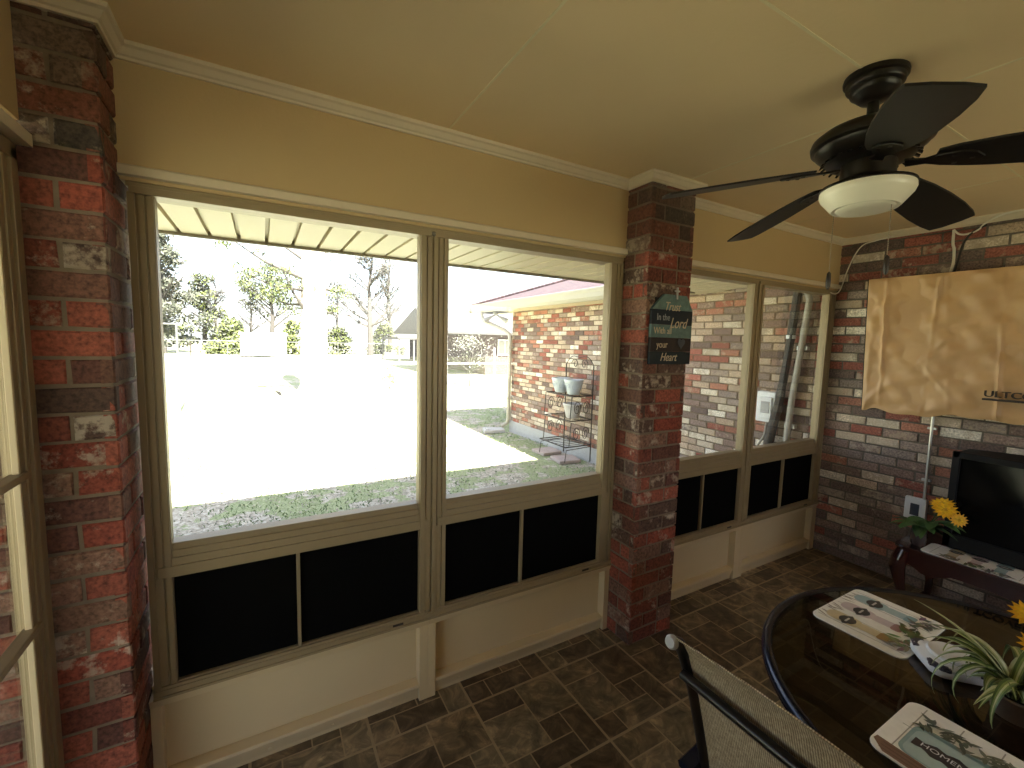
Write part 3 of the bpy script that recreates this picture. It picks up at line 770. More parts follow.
# the big trunk with a few leafy boughs
root = empty('oak_tree', (-.36, 12.1, 0), 'big pale tree trunk standing alone in the middle of the lawn', 'tree')
m = MB(); m.tube([(-.36, 12.1, 0), (-.36, 12.1, .25), (-.37, 12.1, 1.2), (-.34, 12.1, 2.6), (-.36, 12.1, 4.5), (-.36, 12.15, 6.5), (-.2, 12.2, 8.5)], [.52, .39, .36, .34, .32, .3, .2], 20)
m.tube([(-.5, 12.1, 2.35), (-.72, 12.05, 2.62), (-.74, 12.05, 2.75)], [.12, .09, .05], 8)
m.build('trunk', 'bark', root, smooth=True)
mb = MB(); lf = MB()
OAK = YGREEN+[(.07, .09, .05), (.09, .10, .075)]
for (x, y, z0, ex, ey, ez, nk, sp) in ((-.6, 12.0, 3.2, -2.5, 11.6, 4.15, 9, .45), (-.6, 12.0, 2.9, -2.1, 11.8, 3.25, 9, .4), (-.6, 12.0, 2.5, -1.5, 12.3, 2.75, 6, .3), (-.55, 12.0, 3.7, -1.6, 12.4, 4.7, 8, .45),
        (-.55, 12.0, 2.3, -1.2, 11.7, 3.5, 7, .35), (-.1, 12.0, 4.0, .75, 12.0, 4.5, 5, .3), (-.1, 12.0, 3.0, .55, 11.9, 3.05, 5, .2), (-.1, 12.0, 2.3, .32, 12.0, 2.6, 3, .12)):
    p, e = Vector((x, y, z0)), Vector((ex, ey, ez)); md = p.lerp(e, .5)+Vector((0, 0, -.12)); mb.tube([p, md, e], [.05, .03, .008], 6)
    for k in range(nk):
        t = rnd.uniform(.35, 1); q = p.lerp(md, t*2) if t < .5 else md.lerp(e, t*2-1)
        c = q+Vector((rnd.uniform(-sp, sp), rnd.uniform(-sp, sp), rnd.uniform(-sp*.7, sp*.7)))
        mb.tube([q, q.lerp(c, .6)+Vector((0, 0, .04)), c], [.010, .007, .003], 4)
        leaves(lf, c, (.26, .26, .13), 30, .050, OAK)
mb.build('bough', 'bark_grey', root, smooth=True); lf.build('foliage', 'leafy', root, fixn=False)
tree('bare_tree', (7.2, 41.0, 0), 10.5, .30, 40, 3.4, 'tallest bare grey tree, standing well right of the big pale trunk', 'tree', GREY+[(.08, .085, .07)], 2000, .12, .5, twig=6, grp=grp)
tree('bare_tree', (12.0, 53, 0), 13.5, .30, 40, 3.2, 'slimmer tall bare tree just left of the open carport', 'tree', GREY+[(.08, .085, .07)], 2000, .12, .5, twig=6, grp=grp)
tree('bare_tree', (5.3, 48.0, 0), 7.5, .14, 22, 2.2, 'smaller bare tree between the big trunk and the tall bare trees', 'tree', GREY, 1200, .11, .5, twig=5, grp=grp)
tree('bush', (4.6, 43.5, 0), 2.4, .08, 12, 2.2, 'olive thicket along the far fence under the bare trees', 'bush', OLIVE+YGREEN, 2200, .13, .7, low=34, grp=None)
tree('bush', (9.2, 44.5, 0), 3.2, .08, 12, 2.2, 'taller green thicket behind the left posts of the carport', 'bush', OLIVE+YGREEN, 2600, .13, .7, low=34, grp=None)
tree('sapling', (1.92, 12.6, 0), .95, .014, 9, .35, 'small yellow-green sapling in the lawn before the carport', 'sapling', YGREEN, 420, .035, .14, low=12)
tree('sapling', (.12, 18.4, 0), 2.1, .03, 12, .5, 'slender yellow-leafed sapling just right of the big trunk', 'sapling', YGREEN, 520, .05, .22, low=14)
tree('bare_shrub', (4.75, 12.6, 0), 1.65, .026, 40, 1.15, 'pale bare spreading shrub by the neighbouring house', 'shrub', [(.12, .115, .10), (.15, .145, .13), (.09, .10, .06)], 900, .035, .25, twig=5)

# ------------------------------------------------------------------ far things on the lawn
root = empty('shed', (-1.65, 38.0, 0), 'small white shed standing across the lawn', 'shed')
m = MB(); m.box(-3.05, -.05, 36.0, 38.0, .12, 1.68); m.build('walls', 'shed_white', root)
m = MB(); m.prism([(35.8, 1.66), (35.8, 1.72), (37, 1.84), (38.2, 1.72), (38.2, 1.66)], 'x', -3.15, .05); m.build('roof', 'shed_white', root)
m = MB(); m.box(-2.95, -.15, 36.1, 37.9, 0, .14); m.build('skid', 'dark_interior', root)
m = MB(); m.box(-2.1, -1.2, 35.97, 36.0, .15, 1.5); m.build('door', 'shed_white', root)
root = empty('clothesline_pole', (-3.17, 9.42, 0), 'T-shaped metal clothesline pole in the lawn at the left', 'pole')
m = MB(); m.tube([(-3.17, 9.42, 0), (-3.17, 9.42, 1.80)], .022, 8); m.build('post', 'fence_metal', root)
m = MB(); m.tube([(-4.1, 9.42, 1.80), (-3.14, 9.42, 1.80)], .018, 8); m.build('crossarm', 'fence_metal', root)
m = MB(); m.tube([(-3.17, 9.42, 1.3), (-3.6, 9.42, 1.79)], .010, 6); m.build('brace', 'fence_metal', root)
root = empty('fence', (0, 40, 0), 'wire fence along the far side of the lawn', 'fence')
m = MB(); m.tube([(-14, 38.6, 1.15), (14, 38.6, 1.15)], .03, 6); m.tube([(-14, 38.6, .6), (14, 38.6, .6)], .012, 4); m.tube([(-14, 38.6, .1), (14, 38.6, .1)], .012, 4); m.build('rail', 'fence_metal', root)
for x in range(-14, 15, 2):
    m = MB(); m.tube([(x, 38.6, 0), (x, 38.6, 1.2)], .035, 6); m.build('post', 'fence_metal', root)
root = empty('fence_post', (-5.35, 30.3, 0), 'single dark metal stake standing before the far fence', 'post')
m = MB(); m.tube([(-5.35, 30.3, 0), (-5.35, 30.3, 1.15)], .035, 6); m.build('stake', 'wrought_iron', root)
m = MB(); m.box(-5.40, -5.30, 30.29, 30.31, .95, 1.05); m.build('tab', 'wrought_iron', root)
root = empty('lawn_stake', (-1.42, 10.4, 0), 'small dark stake with a drooping rag in the sunny lawn', 'stake')
m = MB(); m.tube([(-1.47, 10.4, 0), (-1.42, 10.4, .28)], .012, 6); m.build('stick', 'wrought_iron', root)
m = MB(); m.prism([(-1.42, .28), (-1.30, .25), (-1.26, .14), (-1.33, .16), (-1.39, .22)], 'y', 10.39, 10.41); m.build('rag', 'black_cloth', root)
root = empty('carport', (8.2, 30, 0), 'open metal carport with thin posts at the right edge of the first window', 'carport')
m = MB(); m.box(6.6, 11.5, 29, 34, 1.60, 1.74); m.build('roof', 'neighbour_roof', root)
for x, y in ((6.7, 29.1), (7.75, 29.1), (8.9, 29.1), (10.2, 29.1), (6.7, 33.9), (10.2, 33.9)):
    m = MB(); m.box(x-.05, x+.05, y-.05, y+.05, 0, 1.62); m.build('post', 'fence_metal', root)
m = MB(); m.box(8.7, 11.4, 33.2, 33.4, 0, 1.6); m.build('back_panel', 'dark_interior', root)
m = MB(); m.box(8.3, 11.4, 29.05, 29.15, .55, .62); m.build('rail', 'shed_white', root)
root = empty('neighbour_house', (9.5, 19, 0), 'neighbouring low brick house with a pale roof beyond the lawn', 'house')
m = MB(); m.box(7.6, 16, 17.2, 24, 0, 1.95); m.build('wall', 'neighbour_brick', root)
m = MB(); m.prism([(16.4, 1.92), (16.4, 2.02), (20.6, 3.25), (24.8, 2.02), (24.8, 1.92)], 'x', 5.2, 16.6); m.build('roof', 'neighbour_roof', root)
m = MB(); m.box(5.3, 5.42, 16.5, 16.62, 0, 1.95); m.build('porch_post', 'shed_white', root)
for x in (8.25, 10.4):
    f = MB(); f.box(x, x+.75, 17.14, 17.2, .95, 1.72); fr = f.build('window', 'shed_white', root)
    p = MB(); p.box(x+.05, x+.35, 17.12, 17.15, 1.0, 1.67); p.box(x+.40, x+.70, 17.12, 17.15, 1.0, 1.67); p.build('pane', 'lamp_grey', fr)
root = empty('rail_fence', (7, 15, 0), 'white post and rail fence before the neighbouring house', 'fence')
m = MB(); m.tube([(3.6, 14.2, .72), (10, 14.2, .72)], .022, 6); m.build('rail', 'shed_white', root)
for x in (4.1, 6.55, 9.0):
    m = MB(); m.tube([(x, 14.2, 0), (x, 14.2, 1.35 if x == 6.55 else .8)], .03, 6); m.build('post', 'shed_white', root)

# ------------------------------------------------------------------ ceiling fan
F = Vector((-.0227, -1.0596, H)); S = 1.05
root = empty('ceiling_fan', F, 'dark bronze five-bladed ceiling fan with a white bowl light', 'ceiling fan')
root.rotation_euler = (-.018, .019, 0)
def Z(z): return z-H
m = MB(); m.lathe([(.079, 0), (.081, -.008), (.080, -.016), (.074, -.020), (.073, -.032), (.071, -.036), (.063, -.040), (.061, -.052), (.055, -.057), (.046, -.066), (.036, -.076), (.018, -.080)], F, 40); m.build('canopy', 'fan_bronze', root, smooth=True)
m = MB(); m.lathe([(.015, -.080), (.015, -.150)], F, 16); m.lathe([(.022, -.128), (.030, -.142), (.032, -.152)], F, 20); m.build('downrod', 'fan_bronze', root, smooth=True)
m = MB(); m.lathe([(.03, -.146), (.09, -.152), (.130, -.166), (.150, -.182), (.154, -.194), (.152, -.206), (.142, -.212), (.140, -.220), (.132, -.226), (.126, -.236), (.117, -.241), (.108, -.254), (.088, -.262), (.02, -.264)], F, 56); mot = m.build('motor_housing', 'fan_bronze', root, smooth=True)
m = MB()
for k in range(28):
    a = 2*PI*k/28; m.obox(F+Vector((.114*math.cos(a), .114*math.sin(a), -.247)), (.010*math.cos(a), .010*math.sin(a), -.006), (-.004*math.sin(a), .004*math.cos(a), 0), (.003, 0, .004))
m.build('vent_fin', 'fan_bronze', mot); tag(mot.children[0], kind='stuff')
m = MB(); m.lathe([(.070, -.262), (.070, -.306), (.062, -.312), (.062, -.322), (.09, -.328), (.121, -.330), (.124, -.338), (.02, -.340)], F, 40); m.build('switch_housing', 'fan_bronze', root, smooth=True)
m = MB(); m.lathe([(.119, -.336), (.1205, -.348), (.116, -.360), (.091, -.391), (.085, -.397), (.075, -.395), (.071, -.399), (.04, -.402), (.005, -.403)], F, 48); m.build('light_bowl', 'opal_glass', root, smooth=True)
out = [(.16, -.038), (.20, -.052), (.28, -.066), (.38, -.076), (.48, -.080), (.56, -.077), (.595, -.071), (.602, -.03), (.600, .02), (.590, .0536), (.53, .062), (.44, .066), (.34, .064), (.26, .058), (.20, .048), (.16, .036), (.150, 0)]
pit = -.22
for k in range(5):
    a = -.037+k*R(72)
    ca, sa = math.cos(a), math.sin(a)
    def W(u, w, dz=0):
        t = (u-.1)/.5; zz = -.276-.070*t
        return F+Vector((u*ca-w*math.cos(pit)*sa, u*sa+w*math.cos(pit)*ca, zz+w*math.sin(pit)+dz))
    m = MB()
    A = [m.vert(*W(u, w, .003)) for u, w in out]; B = [m.vert(*W(u, w, -.003)) for u, w in out]
    m.face(*A); m.face(*B[::-1])
    for i in range(len(out)): m.face(A[i], A[(i+1) % len(out)], B[(i+1) % len(out)], B[i])
    bl = m.build('blade', 'fan_blade', root)
    m = MB()
    o2 = [(.085, -.018), (.13, -.012), (.16, -.026), (.20, -.034), (.235, -.024), (.25, 0), (.235, .024), (.20, .034), (.16, .026), (.13, .012), (.085, .018)]
    A = [m.vert(*W(u, w, -.0035)) for u, w in o2]; B = [m.vert(*W(u, w, -.0095)) for u, w in o2]
    m.face(*A); m.face(*B[::-1])
    for i in range(len(o2)): m.face(A[i], A[(i+1) % len(o2)], B[(i+1) % len(o2)], B[i])
    for u, w in ((.19, -.018), (.19, .018), (.225, 0)):
        q = W(u, w, -.0095); m.obox(q, (.005*ca, .005*sa, 0), (-.005*sa, .005*ca, 0), (0, 0, .002))
    m.build('blade_iron', 'fan_bronze', bl, bevel=.0015)
def chain(x, y, z0, z1):
    m = MB(); z = z0
    m.tube([(x, y, z0), (x, y, z1)], .0009, 5)
    while z > z1:
        m.lathe([(.0004, .0016), (.0019, 0), (.0004, -.0016)], (x, y, z), 6, True); z -= .0062
    c = m.build('pull_chain', 'chain_metal', root)
    m = MB(); m.lathe([(.002, .0), (.006, -.006), (.0075, -.03), (.0065, -.05), (.003, -.058)], (x, y, z1), 12)
    m.build('fob', 'dark_wood', c, smooth=True)
chain(-.020, -1.127, 2.10, 1.892)
chain(-.012, -.970, 2.085, 1.866)

# ------------------------------------------------------------------ pillar sign
SX0, SX1, SY = .022, .322, -.172
root = empty('wall_sign', (.17, SY, 1.69), 'tag-shaped wooden plank sign with painted lettering hung on the middle brick pillar', 'sign')
zs = [1.512, 1.578, 1.648, 1.714, 1.790, 1.868]
cols = [(.007, .014, .018), (.020, .010, .008), (.105, .165, .15), (.007, .013, .020), (.115, .18, .165)]
for i in range(5):
    m = MB(); m.col = (*cols[i], 1)
    a, b = zs[i]+.0006, zs[i+1]-.0006
    if i < 4: pts = [(SX0, a), (SX1-.012*(3-i)/3*0, a), (SX1, b), (SX0, b)]
    else: pts = [(SX0, a), (SX1, a), (SX1-.05, b), (SX0+.085, b)]
    m.prism(pts, 'y', SY-.008, SY+.008); m.build('plank', 'sign_wood', root, bevel=.001)
for x in (SX0+.05, SX1-.05):
    m = MB(); m.box(x-.012, x+.012, SY+.006, SY+.0125, 1.53, 1.85); m.build('batten', 'dark_wood', root)
fr = basis((1, 0, 0), (0, 0, 1))
m2 = plain('letter_gold', (.52, .40, .27), .6); plain('letter_grey', (.30, .30, .30), .6)
for body, x, z, sz, sh, mt in (('Trust', .165, 1.805, .062, .35, 'letter_gold'), ('In the', .105, 1.750, .048, 0, 'letter_grey'), ('Lord', .215, 1.722, .075, .35, 'letter_gold'), ('With all', .105, 1.682, .047, 0, 'letter_gold'), ('your', .105, 1.612, .05, 0, 'letter_gold'), ('Heart', .155, 1.548, .060, .35, 'letter_gold')):
    text(body, 'lettering', mt, root, (x, SY-.0085, z), fr, sz, sh, xs=.85)
m = MB(); m.box(.188, .196, SY-.016, SY-.007, 1.845, 1.905); m.box(.176, .208, SY-.016, SY-.007, 1.882, 1.890); m.build('cross', 'steel', root, bevel=.001)
m = MB(); hp = [(.245+.026*(16*math.sin(t)**3)/16, 1.622+.024*(13*math.cos(t)-5*math.cos(2*t)-2*math.cos(3*t)-math.cos(4*t))/13) for t in [2*PI*i/28 for i in range(28)]]
m.prism(hp, 'y', SY-.0125, SY-.007); m.build('heart', 'outlet_dark', root)

# ------------------------------------------------------------------ canvas covered outdoor TV on the right wall
CX = 2.055; CY0, CY1 = -.25, -1.62; CZ0, CZ1 = 1.195, 2.105
root = empty('covered_television', (2.12, -.93, 1.2), 'wall-mounted television under a wrinkled tan canvas cover', 'television')
m = MB()
def folds(u, v):
    # u along the wall, v upwards; real creases and slack in the cloth
    y = CY0+(CY1-CY0)*u; zb = CZ0+.05*min(1, max(0, u-.18)*1.6); z = zb+(CZ1-zb)*v
    y -= .034*(1-v)*(1-u)
    d = 0
    for (yc, w, a, k, sl) in ((-.375, .013, .024, 1, .02), (-.62, .011, .015, 1, -.03), (-.815, .05, .014, 1, -.02), (-.93, .010, .022, 1, .05), (-.70, .012, .010, 1, .08), (-.50, .07, -.012, 1, .03), (-1.15, .02, .012, 1, 0), (-1.35, .05, .014, 1, 0), (-.30, .02, .006, 1, -.03)):
        yy = y-yc-sl*(v-.5)
        d += a*math.exp(-(yy/w)**2)*(.55+.45*math.cos(v*4.1+yc*7))
    d += .009*math.sin(y*23+z*9)*math.sin(z*13-y*5)+.004*math.sin(y*41-z*31)+.003*math.sin(z*57+y*20)
    d += .010*math.exp(-((y+.33+.9*(z-1.28))/.03)**2)*math.exp(-((z-1.30)/.12)**2)          # diagonal pull at the lower corner
    d += .008*math.exp(-((y+.72-.7*(z-1.35))/.018)**2)*math.exp(-((z-1.42)/.14)**2)
    d += .008*math.exp(-((y+.58+.8*(z-1.55))/.02)**2)*math.exp(-((z-1.62)/.1)**2)
    d = max(-.006, d*.95)
    edge = min(u/.02, 1, (1-u)/.02, (1-v)/.03, v/.05+.2)
    zz = z+(.010*math.sin(y*14)+.006*math.sin(y*33+1))*(1-v)**3-(.014*math.exp(-((y+.30)/.03)**2))*(1-v)**6
    return (CX-.006-d*1.1*max(0, edge)+.006*(1-max(0, min(1, edge))), y, zz)
m.grid(folds, 210, 120)
g0 = 210
m.build('canvas_cover', 'canvas', root, smooth=True)
m = MB(); m.prism([(CY1, CZ0+.06), (CY0-.022, CZ0+.004), (CY0+.013, CZ1+.004), (CY1, CZ1+.004)], 'x', CX+.010, CX+.045); m.build('back_skirt', 'black_cloth', root, bevel=.006)
m = MB(); m.box(CX+.03, CX+.08, CY1+.05, CY0-.05, CZ0+.05, CZ1-.05); m.build('set', 'tv_case', root, bevel=.01)
m = MB(); m.box(CX+.07, XR-.001, -1.15, -.7, 1.5, 1.8); m.build('wall_bracket', 'tv_case', root)
fr = basis((0, -1, 0), (0, 0, 1))
plain('print_black', (.03, .018, .012), .6)
text('ULTCOVER', 'lettering', 'print_black', root, (CX-.046, -.894, 1.374), fr, .052, align='LEFT', extrude=.010, xs=1.15)
m = MB(); m.box(CX-.050, CX-.008, -1.30, -.890, 1.337, 1.347); m.build('underline', 'print_black', root)

# conduit, outlet box and cables
root = empty('outlet_box', (2.17, -.59, .55), 'white weatherproof outlet box with dark socket low on the brick wall', 'outlet')
m = MB(); m.box(2.155, 2.19, -.66, -.545, .475, .625); m.build('box', 'white_plastic', root, bevel=.006)
m = MB(); m.box(2.150, 2.158, -.625, -.578, .505, .585); m.build('socket', 'outlet_dark', root, bevel=.003)
root = empty('conduit', (2.175, -.635, .62), 'thin straight metal conduit running up from the outlet box', 'conduit')
m = MB(); m.tube([(2.172, -.640, .62), (2.172, -.636, 1.25)], .0085, 10); m.build('tube', 'steel', root, smooth=True)
for z in (.75, 1.1):
    m = MB(); m.box(2.168, 2.19, -.66, -.615, z, z+.014); m.build('strap', 'steel', root)
def cable(pts, r, mat, label):
    P3 = [Vector(p) for p in pts]; sm = []
    for i in range(len(P3)-1):
        p0, p1, p2, p3 = P3[max(i-1, 0)], P3[i], P3[i+1], P3[min(i+2, len(P3)-1)]
        for k in range(6):
            t = k/6; sm.append(.5*((2*p1)+(p2-p0)*t+(2*p0-5*p1+4*p2-p3)*t*t+(3*p1-p0-3*p2+p3)*t**3))
    sm.append(P3[-1])
    m = MB(); m.tube(sm, r, 8); o = m.build('cable', mat, org=tuple(P3[0]), smooth=True); tag(o, label, 'cable'); return o
cable([(2.06, -.012, 2.035), (2.12, -.02, 2.03), (2.165, -.03, 2.07), (2.17, -.06, 2.20), (2.17, -.10, 2.31), (2.165, -.15, 2.375), (2.16, -.23, 2.39), (2.165, -.33, 2.405)], .004, 'white_cable', 'white cable curving from the window corner up to the ceiling moulding')
cable([(2.17, -.632, 2.385), (2.17, -.635, 2.30), (2.165, -.645, 2.26), (2.168, -.648, 2.18), (2.13, -.65, 2.11), (2.10, -.65, 2.06)], .0075, 'white_cable', 'white cable dropping from the moulding into the top of the canvas cover')
cable([(2.17, -.632, 2.385), (2.165, -.66, 2.352), (2.165, -.70, 2.345), (2.165, -.745, 2.362), (2.165, -.78, 2.40), (2.155, -.86, 2.43), (2.152, -1.0, 2.436), (2.152, -1.4, 2.436)], .0055, 'white_cable', 'white cable looping sideways along the moulding above the canvas cover')
cable([(2.168, -.78, 2.385), (2.165, -.72, 2.35), (2.168, -.685, 2.29), (2.16, -.672, 2.20), (2.12, -.672, 2.12), (2.09, -.67, 2.06)], .006, 'black_cable', 'black cable running down beside the white one behind the canvas cover')

# ------------------------------------------------------------------ TV stand, television, flowers, mat
TX0, TX1, TY0, TY1, TZ = 1.60, 2.12, -.685, -1.80, .465
root = empty('television_stand', (1.86, -1.24, 0), 'glossy dark cherry wood stand with curved legs under the television', 'stand')
m = MB()
rc = .05
def ogee(x0, x1, y0, y1, c=.05):
    pts = []
    for (cx, cy, a0) in ((x0+c, y0-c, PI), (x1-c, y0-c, PI/2), (x1-c, y1+c, 0), (x0+c, y1+c, -PI/2)):
        for i in range(6):
            a = a0-PI/2*i/5; pts.append((cx+c*math.cos(a), cy+c*math.sin(a)))
    return pts
m.prism(ogee(TX0, TX1, TY0, TY1), 'z', TZ-.018, TZ); m.prism(ogee(TX0+.012, TX1-.012, TY0-.012, TY1+.012), 'z', TZ-.034, TZ-.017)
m.build('top', 'cherry_wood', root, bevel=.004)
def apron(a, b, axis, t0, t1):
    n = 24; up_ = [(a+(b-a)*i/n, TZ-.032) for i in range(n+1)]
    lo = []
    for i in range(n+1):
        t = i/n; e = abs(2*t-1); lo.append((a+(b-a)*t, TZ-.10-.045*(1-math.cos(2*PI*min(1, (1-e)*2.2)))/2-.02*math.exp(-((t-.5)/.08)**2)))
    m = MB(); m.prism(up_+lo[::-1], axis, t0, t1); m.build('apron', 'cherry_wood', root)
apron(TY0-.05, TY1+.05, 'x', TX0+.03, TX0+.048); apron(TX0+.05, TX1-.05, 'y', TY0-.048, TY0-.03); apron(TX0+.05, TX1-.05, 'y', TY1+.03, TY1+.048)
for x, sx in ((TX0+.045, -1), (TX1-.045, 1)):
    for y, sy in ((TY0-.045, 1), (TY1+.045, -1)):
        m = MB(); pts = []; rs = []
        for t, off, r_ in ((0, .0, .034), (.12, .012, .040), (.25, .018, .040), (.45, .006, .028), (.7, -.012, .019), (.88, -.008, .017), (.95, .006, .024), (1, .012, .026)):
            pts.append((x+sx*off, y+sy*off, (TZ-.034)*(1-t))); rs.append(r_)
        m.tube(pts, rs, 14); m.build('leg', 'cherry_wood', root, smooth=True)
# television
TVY0, TVY1 = -.853, -1.57; TF = 1.80
root = empty('television', (1.95, -1.22, TZ), 'black boxy television with a dark glass screen on the cherry stand', 'television')
m = MB()
def case_prof(y):      # bowed back
    t = (y-TVY0)/(TVY1-TVY0); return 2.03+.10*math.sin(PI*t)
ys = [TVY0+(TVY1-TVY0)*i/16 for i in range(17)]
m.prism([(TF, TVY0), (TF, TVY1)]+[(case_prof(y), y) for y in ys[::-1]], 'z', TZ+.03, 1.036)
m.build('case', 'tv_case', root, bevel=.01)
m = MB()
for q in ((TVY1, TVY0, 1.010, 1.046), (TVY1, TVY0, TZ+.02, TZ+.10)): m.box(TF-.02, TF+.01, q[0], q[1], q[2], q[3])
for q in ((TVY0-.035, TVY0), (TVY1, TVY1+.035)): m.box(TF-.02, TF+.01, q[0], q[1], TZ+.02, 1.046)
m.build('bezel', 'tv_bezel', root, bevel=.004)
m = MB(); m.grid(lambda u, v: (TF-.002-.012*math.sin(PI*u)*math.sin(PI*v), TVY0-.033+(TVY1-TVY0+.066)*u, TZ+.098+(1.011-TZ-.098)*v), 16, 12); m.build('screen', 'tv_screen', root, smooth=True)
m = MB(); m.box(TF+.02, TF+.18, TVY1+.1, TVY0-.1, TZ, TZ+.032); m.build('foot', 'tv_case', root)
m = MB()
for k in range(4): m.lathe([(.007, 0), (.006, .006)], (0, 0, 0), 10); 
for k in range(4):
    for q in range(20*k, 20*k+20):
        p = m.v[q]; m.v[q] = (TF-.021-p[2], -1.4-.03*k+p[0], TZ+.06+p[1])
m.build('buttons', 'tv_bezel', root)

# printed mats
def leafshape(c, ang, L, w):
    return [(c[0]+L*(t-.5)*math.cos(ang)-s*w*math.sin(PI*t)*math.sin(ang), c[1]+L*(t-.5)*math.sin(ang)+s*w*math.sin(PI*t)*math.cos(ang)) for s, ts in ((1, (0, .25, .5, .75, 1)), (-1, (.75, .5, .25))) for t in ts]
def rrect(cx, cy, w, h, r, n=5):
    pts = []
    for sx, sy, a0 in ((1, 1, 0), (-1, 1, PI/2), (-1, -1, PI), (1, -1, 3*PI/2)):
        for i in range(n+1):
            a = a0+PI/2*i/n; pts.append((cx+sx*(w/2-r)+r*math.cos(a), cy+sy*(h/2-r)+r*math.sin(a)))
    return pts
def placemat(loc, rz, z, label, design, grp=None, w=.33, h=.25, name='placemat'):
    """mat in its own frame: x along the wide side, y towards its top"""
    root = empty(name, (loc[0], loc[1], z), label, 'placemat', grp)
    c, s = math.cos(rz), math.sin(rz)
    X = lambda p: (loc[0]+p[0]*c-p[1]*s, loc[1]+p[0]*s+p[1]*c)
    m = MB(); lv = [z+.0034]
    m.col = (.92, .90, .85, 1); m.prism([X(p) for p in rrect(0, 0, w, h, .028)], 'z', z, z+.0035)
    def shp(pts, col):
        lv[0] += .00006; m.col = (*col, 1); m.poly([(*X(p), lv[0]+.0002) for p in pts])
    # printed white boards
    for k in range(-2, 3):
        shp([(k*w/5-.0012, -h/2+.01), (k*w/5+.0012, -h/2+.01), (k*w/5+.0012, h/2-.01), (k*w/5-.0012, h/2-.01)], (.42, .40, .36))
    if design == 'bottles':
        for k in range(16):
            shp(leafshape((rnd.uniform(-.14, .14), h/2-.022+rnd.uniform(-.012, .012)), rnd.uniform(.9, 2.2), .05, .002), (.22, .17, .13))
        for bx, cb, cap_ in ((.095, (.36, .50, .52), (.26, .40, .44)), (.0, (.62, .52, .54), (.36, .20, .22)), (-.095, (.66, .56, .36), (.42, .26, .10))):
            shp(rrect(bx, .055, .058, .095, .024), cb); shp(rrect(bx, -.015, .042, .06, .012), tuple(x*.9+.06 for x in cb))
            shp(rrect(bx, -.052, .05, .028, .01), cap_)
            lab = [(bx+.030*math.cos(t)*(1+.18*math.cos(6*t)), .045+.021*math.sin(t)*(1+.1*math.cos(4*t))) for t in [2*PI*i/24 for i in range(24)]]
            shp(lab, (.035, .035, .04)); shp(rrect(bx, .046, .03, .006, .002), (.6, .6, .58))
        for (px, py, col) in ((.07, -.085, (.12, .12, .11)), (.115, -.095, (.13, .13, .12)), (0.01, -.075, (.08, .10, .04)), (-.01, -.095, (.10, .12, .05)), (-.075, -.085, (.20, .22, .12)), (-.10, -.09, (.24, .25, .16))):
            for q in range(9):
                shp(leafshape((px+rnd.uniform(-.026, .026), py+rnd.uniform(-.022, .026)), rnd.uniform(0, PI), rnd.uniform(.025, .05), .006), tuple(v*rnd.uniform(.7, 1.4) for v in col))
    else:
        shp([(-w/2+.004, -h/2+.03), (-w/2+.03, -h/2+.004), (w/2-.03, -h/2+.004), (w/2-.03, -h/2+.034), (-w/2+.006, -h/2+.045)], (.22, .13, .09))
        for q in range(3): shp([(-w/2+.02, -h/2+.012+q*.011), (w/2-.04, -h/2+.010+q*.011), (w/2-.04, -h/2+.012+q*.011), (-w/2+.02, -h/2+.014+q*.011)], (.10, .06, .045))
        shp([(-w/2+.02, .012), (w/2-.02, .012), (w/2-.02, .014), (-w/2+.02, .014)], (.35, .33, .30))
        shp(rrect(-.045, -.02, .165, .125, .024), (.27, .38, .38)); shp(rrect(-.045, -.025, .150, .105, .02), (.40, .51, .50))
        shp([(-.105, .028), (.015, .028), (.02, .036), (-.10, .036)], (.20, .29, .29))
        shp([(-.114+.14*t/16, -.012+.018*math.sin(PI*t/16)*.6+.004*math.cos(t*1.6)) for t in range(17)]+[(.026-.14*t/16, -.034-.010*math.sin(PI*t/16)-.004*math.cos(t*1.6)) for t in range(17)], (.045, .035, .035))
        for q in range(60):
            col = rnd.choice(((.16, .17, .13), (.10, .11, .08), (.24, .25, .21)))
            shp(leafshape((rnd.uniform(-.125, .045), .055+rnd.uniform(-.018, .026)), rnd.choice((.5, 2.4, .9, 1.9))+rnd.uniform(-.3, .3), rnd.uniform(.02, .04), .0045), col)
        for px in (.035, .06, .1, .125):
            for q in range(5): shp(leafshape((px+rnd.uniform(-.01, .01), -.03+rnd.uniform(-.012, .012)), rnd.uniform(0, PI), .022, .007), (.14, .10, .30))
    m.build('mat', 'printed', root, fixn=False)
    if design != 'bottles':
        fr = basis((c, s, 0), (-s, c, 0))
        text('HOMEMADE', 'lettering', 'white_plastic', root, (*X((-.044, -.0205)), z+.0042), fr, .0200, extrude=.0003, xs=1.05)
    return root
TT = .72
placemat((.07, -1.175), 0.0, TT+.0062, 'placemat printed with three bottles and herbs, at the far side of the glass table', 'bottles', 'printed placemats on the glass table')
placemat((-.378, -1.535), -PI/2, TT+.0062, 'placemat printed with a blue jar banner, before the woven chair', 'jar', 'printed placemats on the glass table')
placemat((1.716, -1.02), -PI/2, TZ+.0005, 'pale printed mat along the front edge of the cherry stand', 'bottles', w=.43, h=.20)

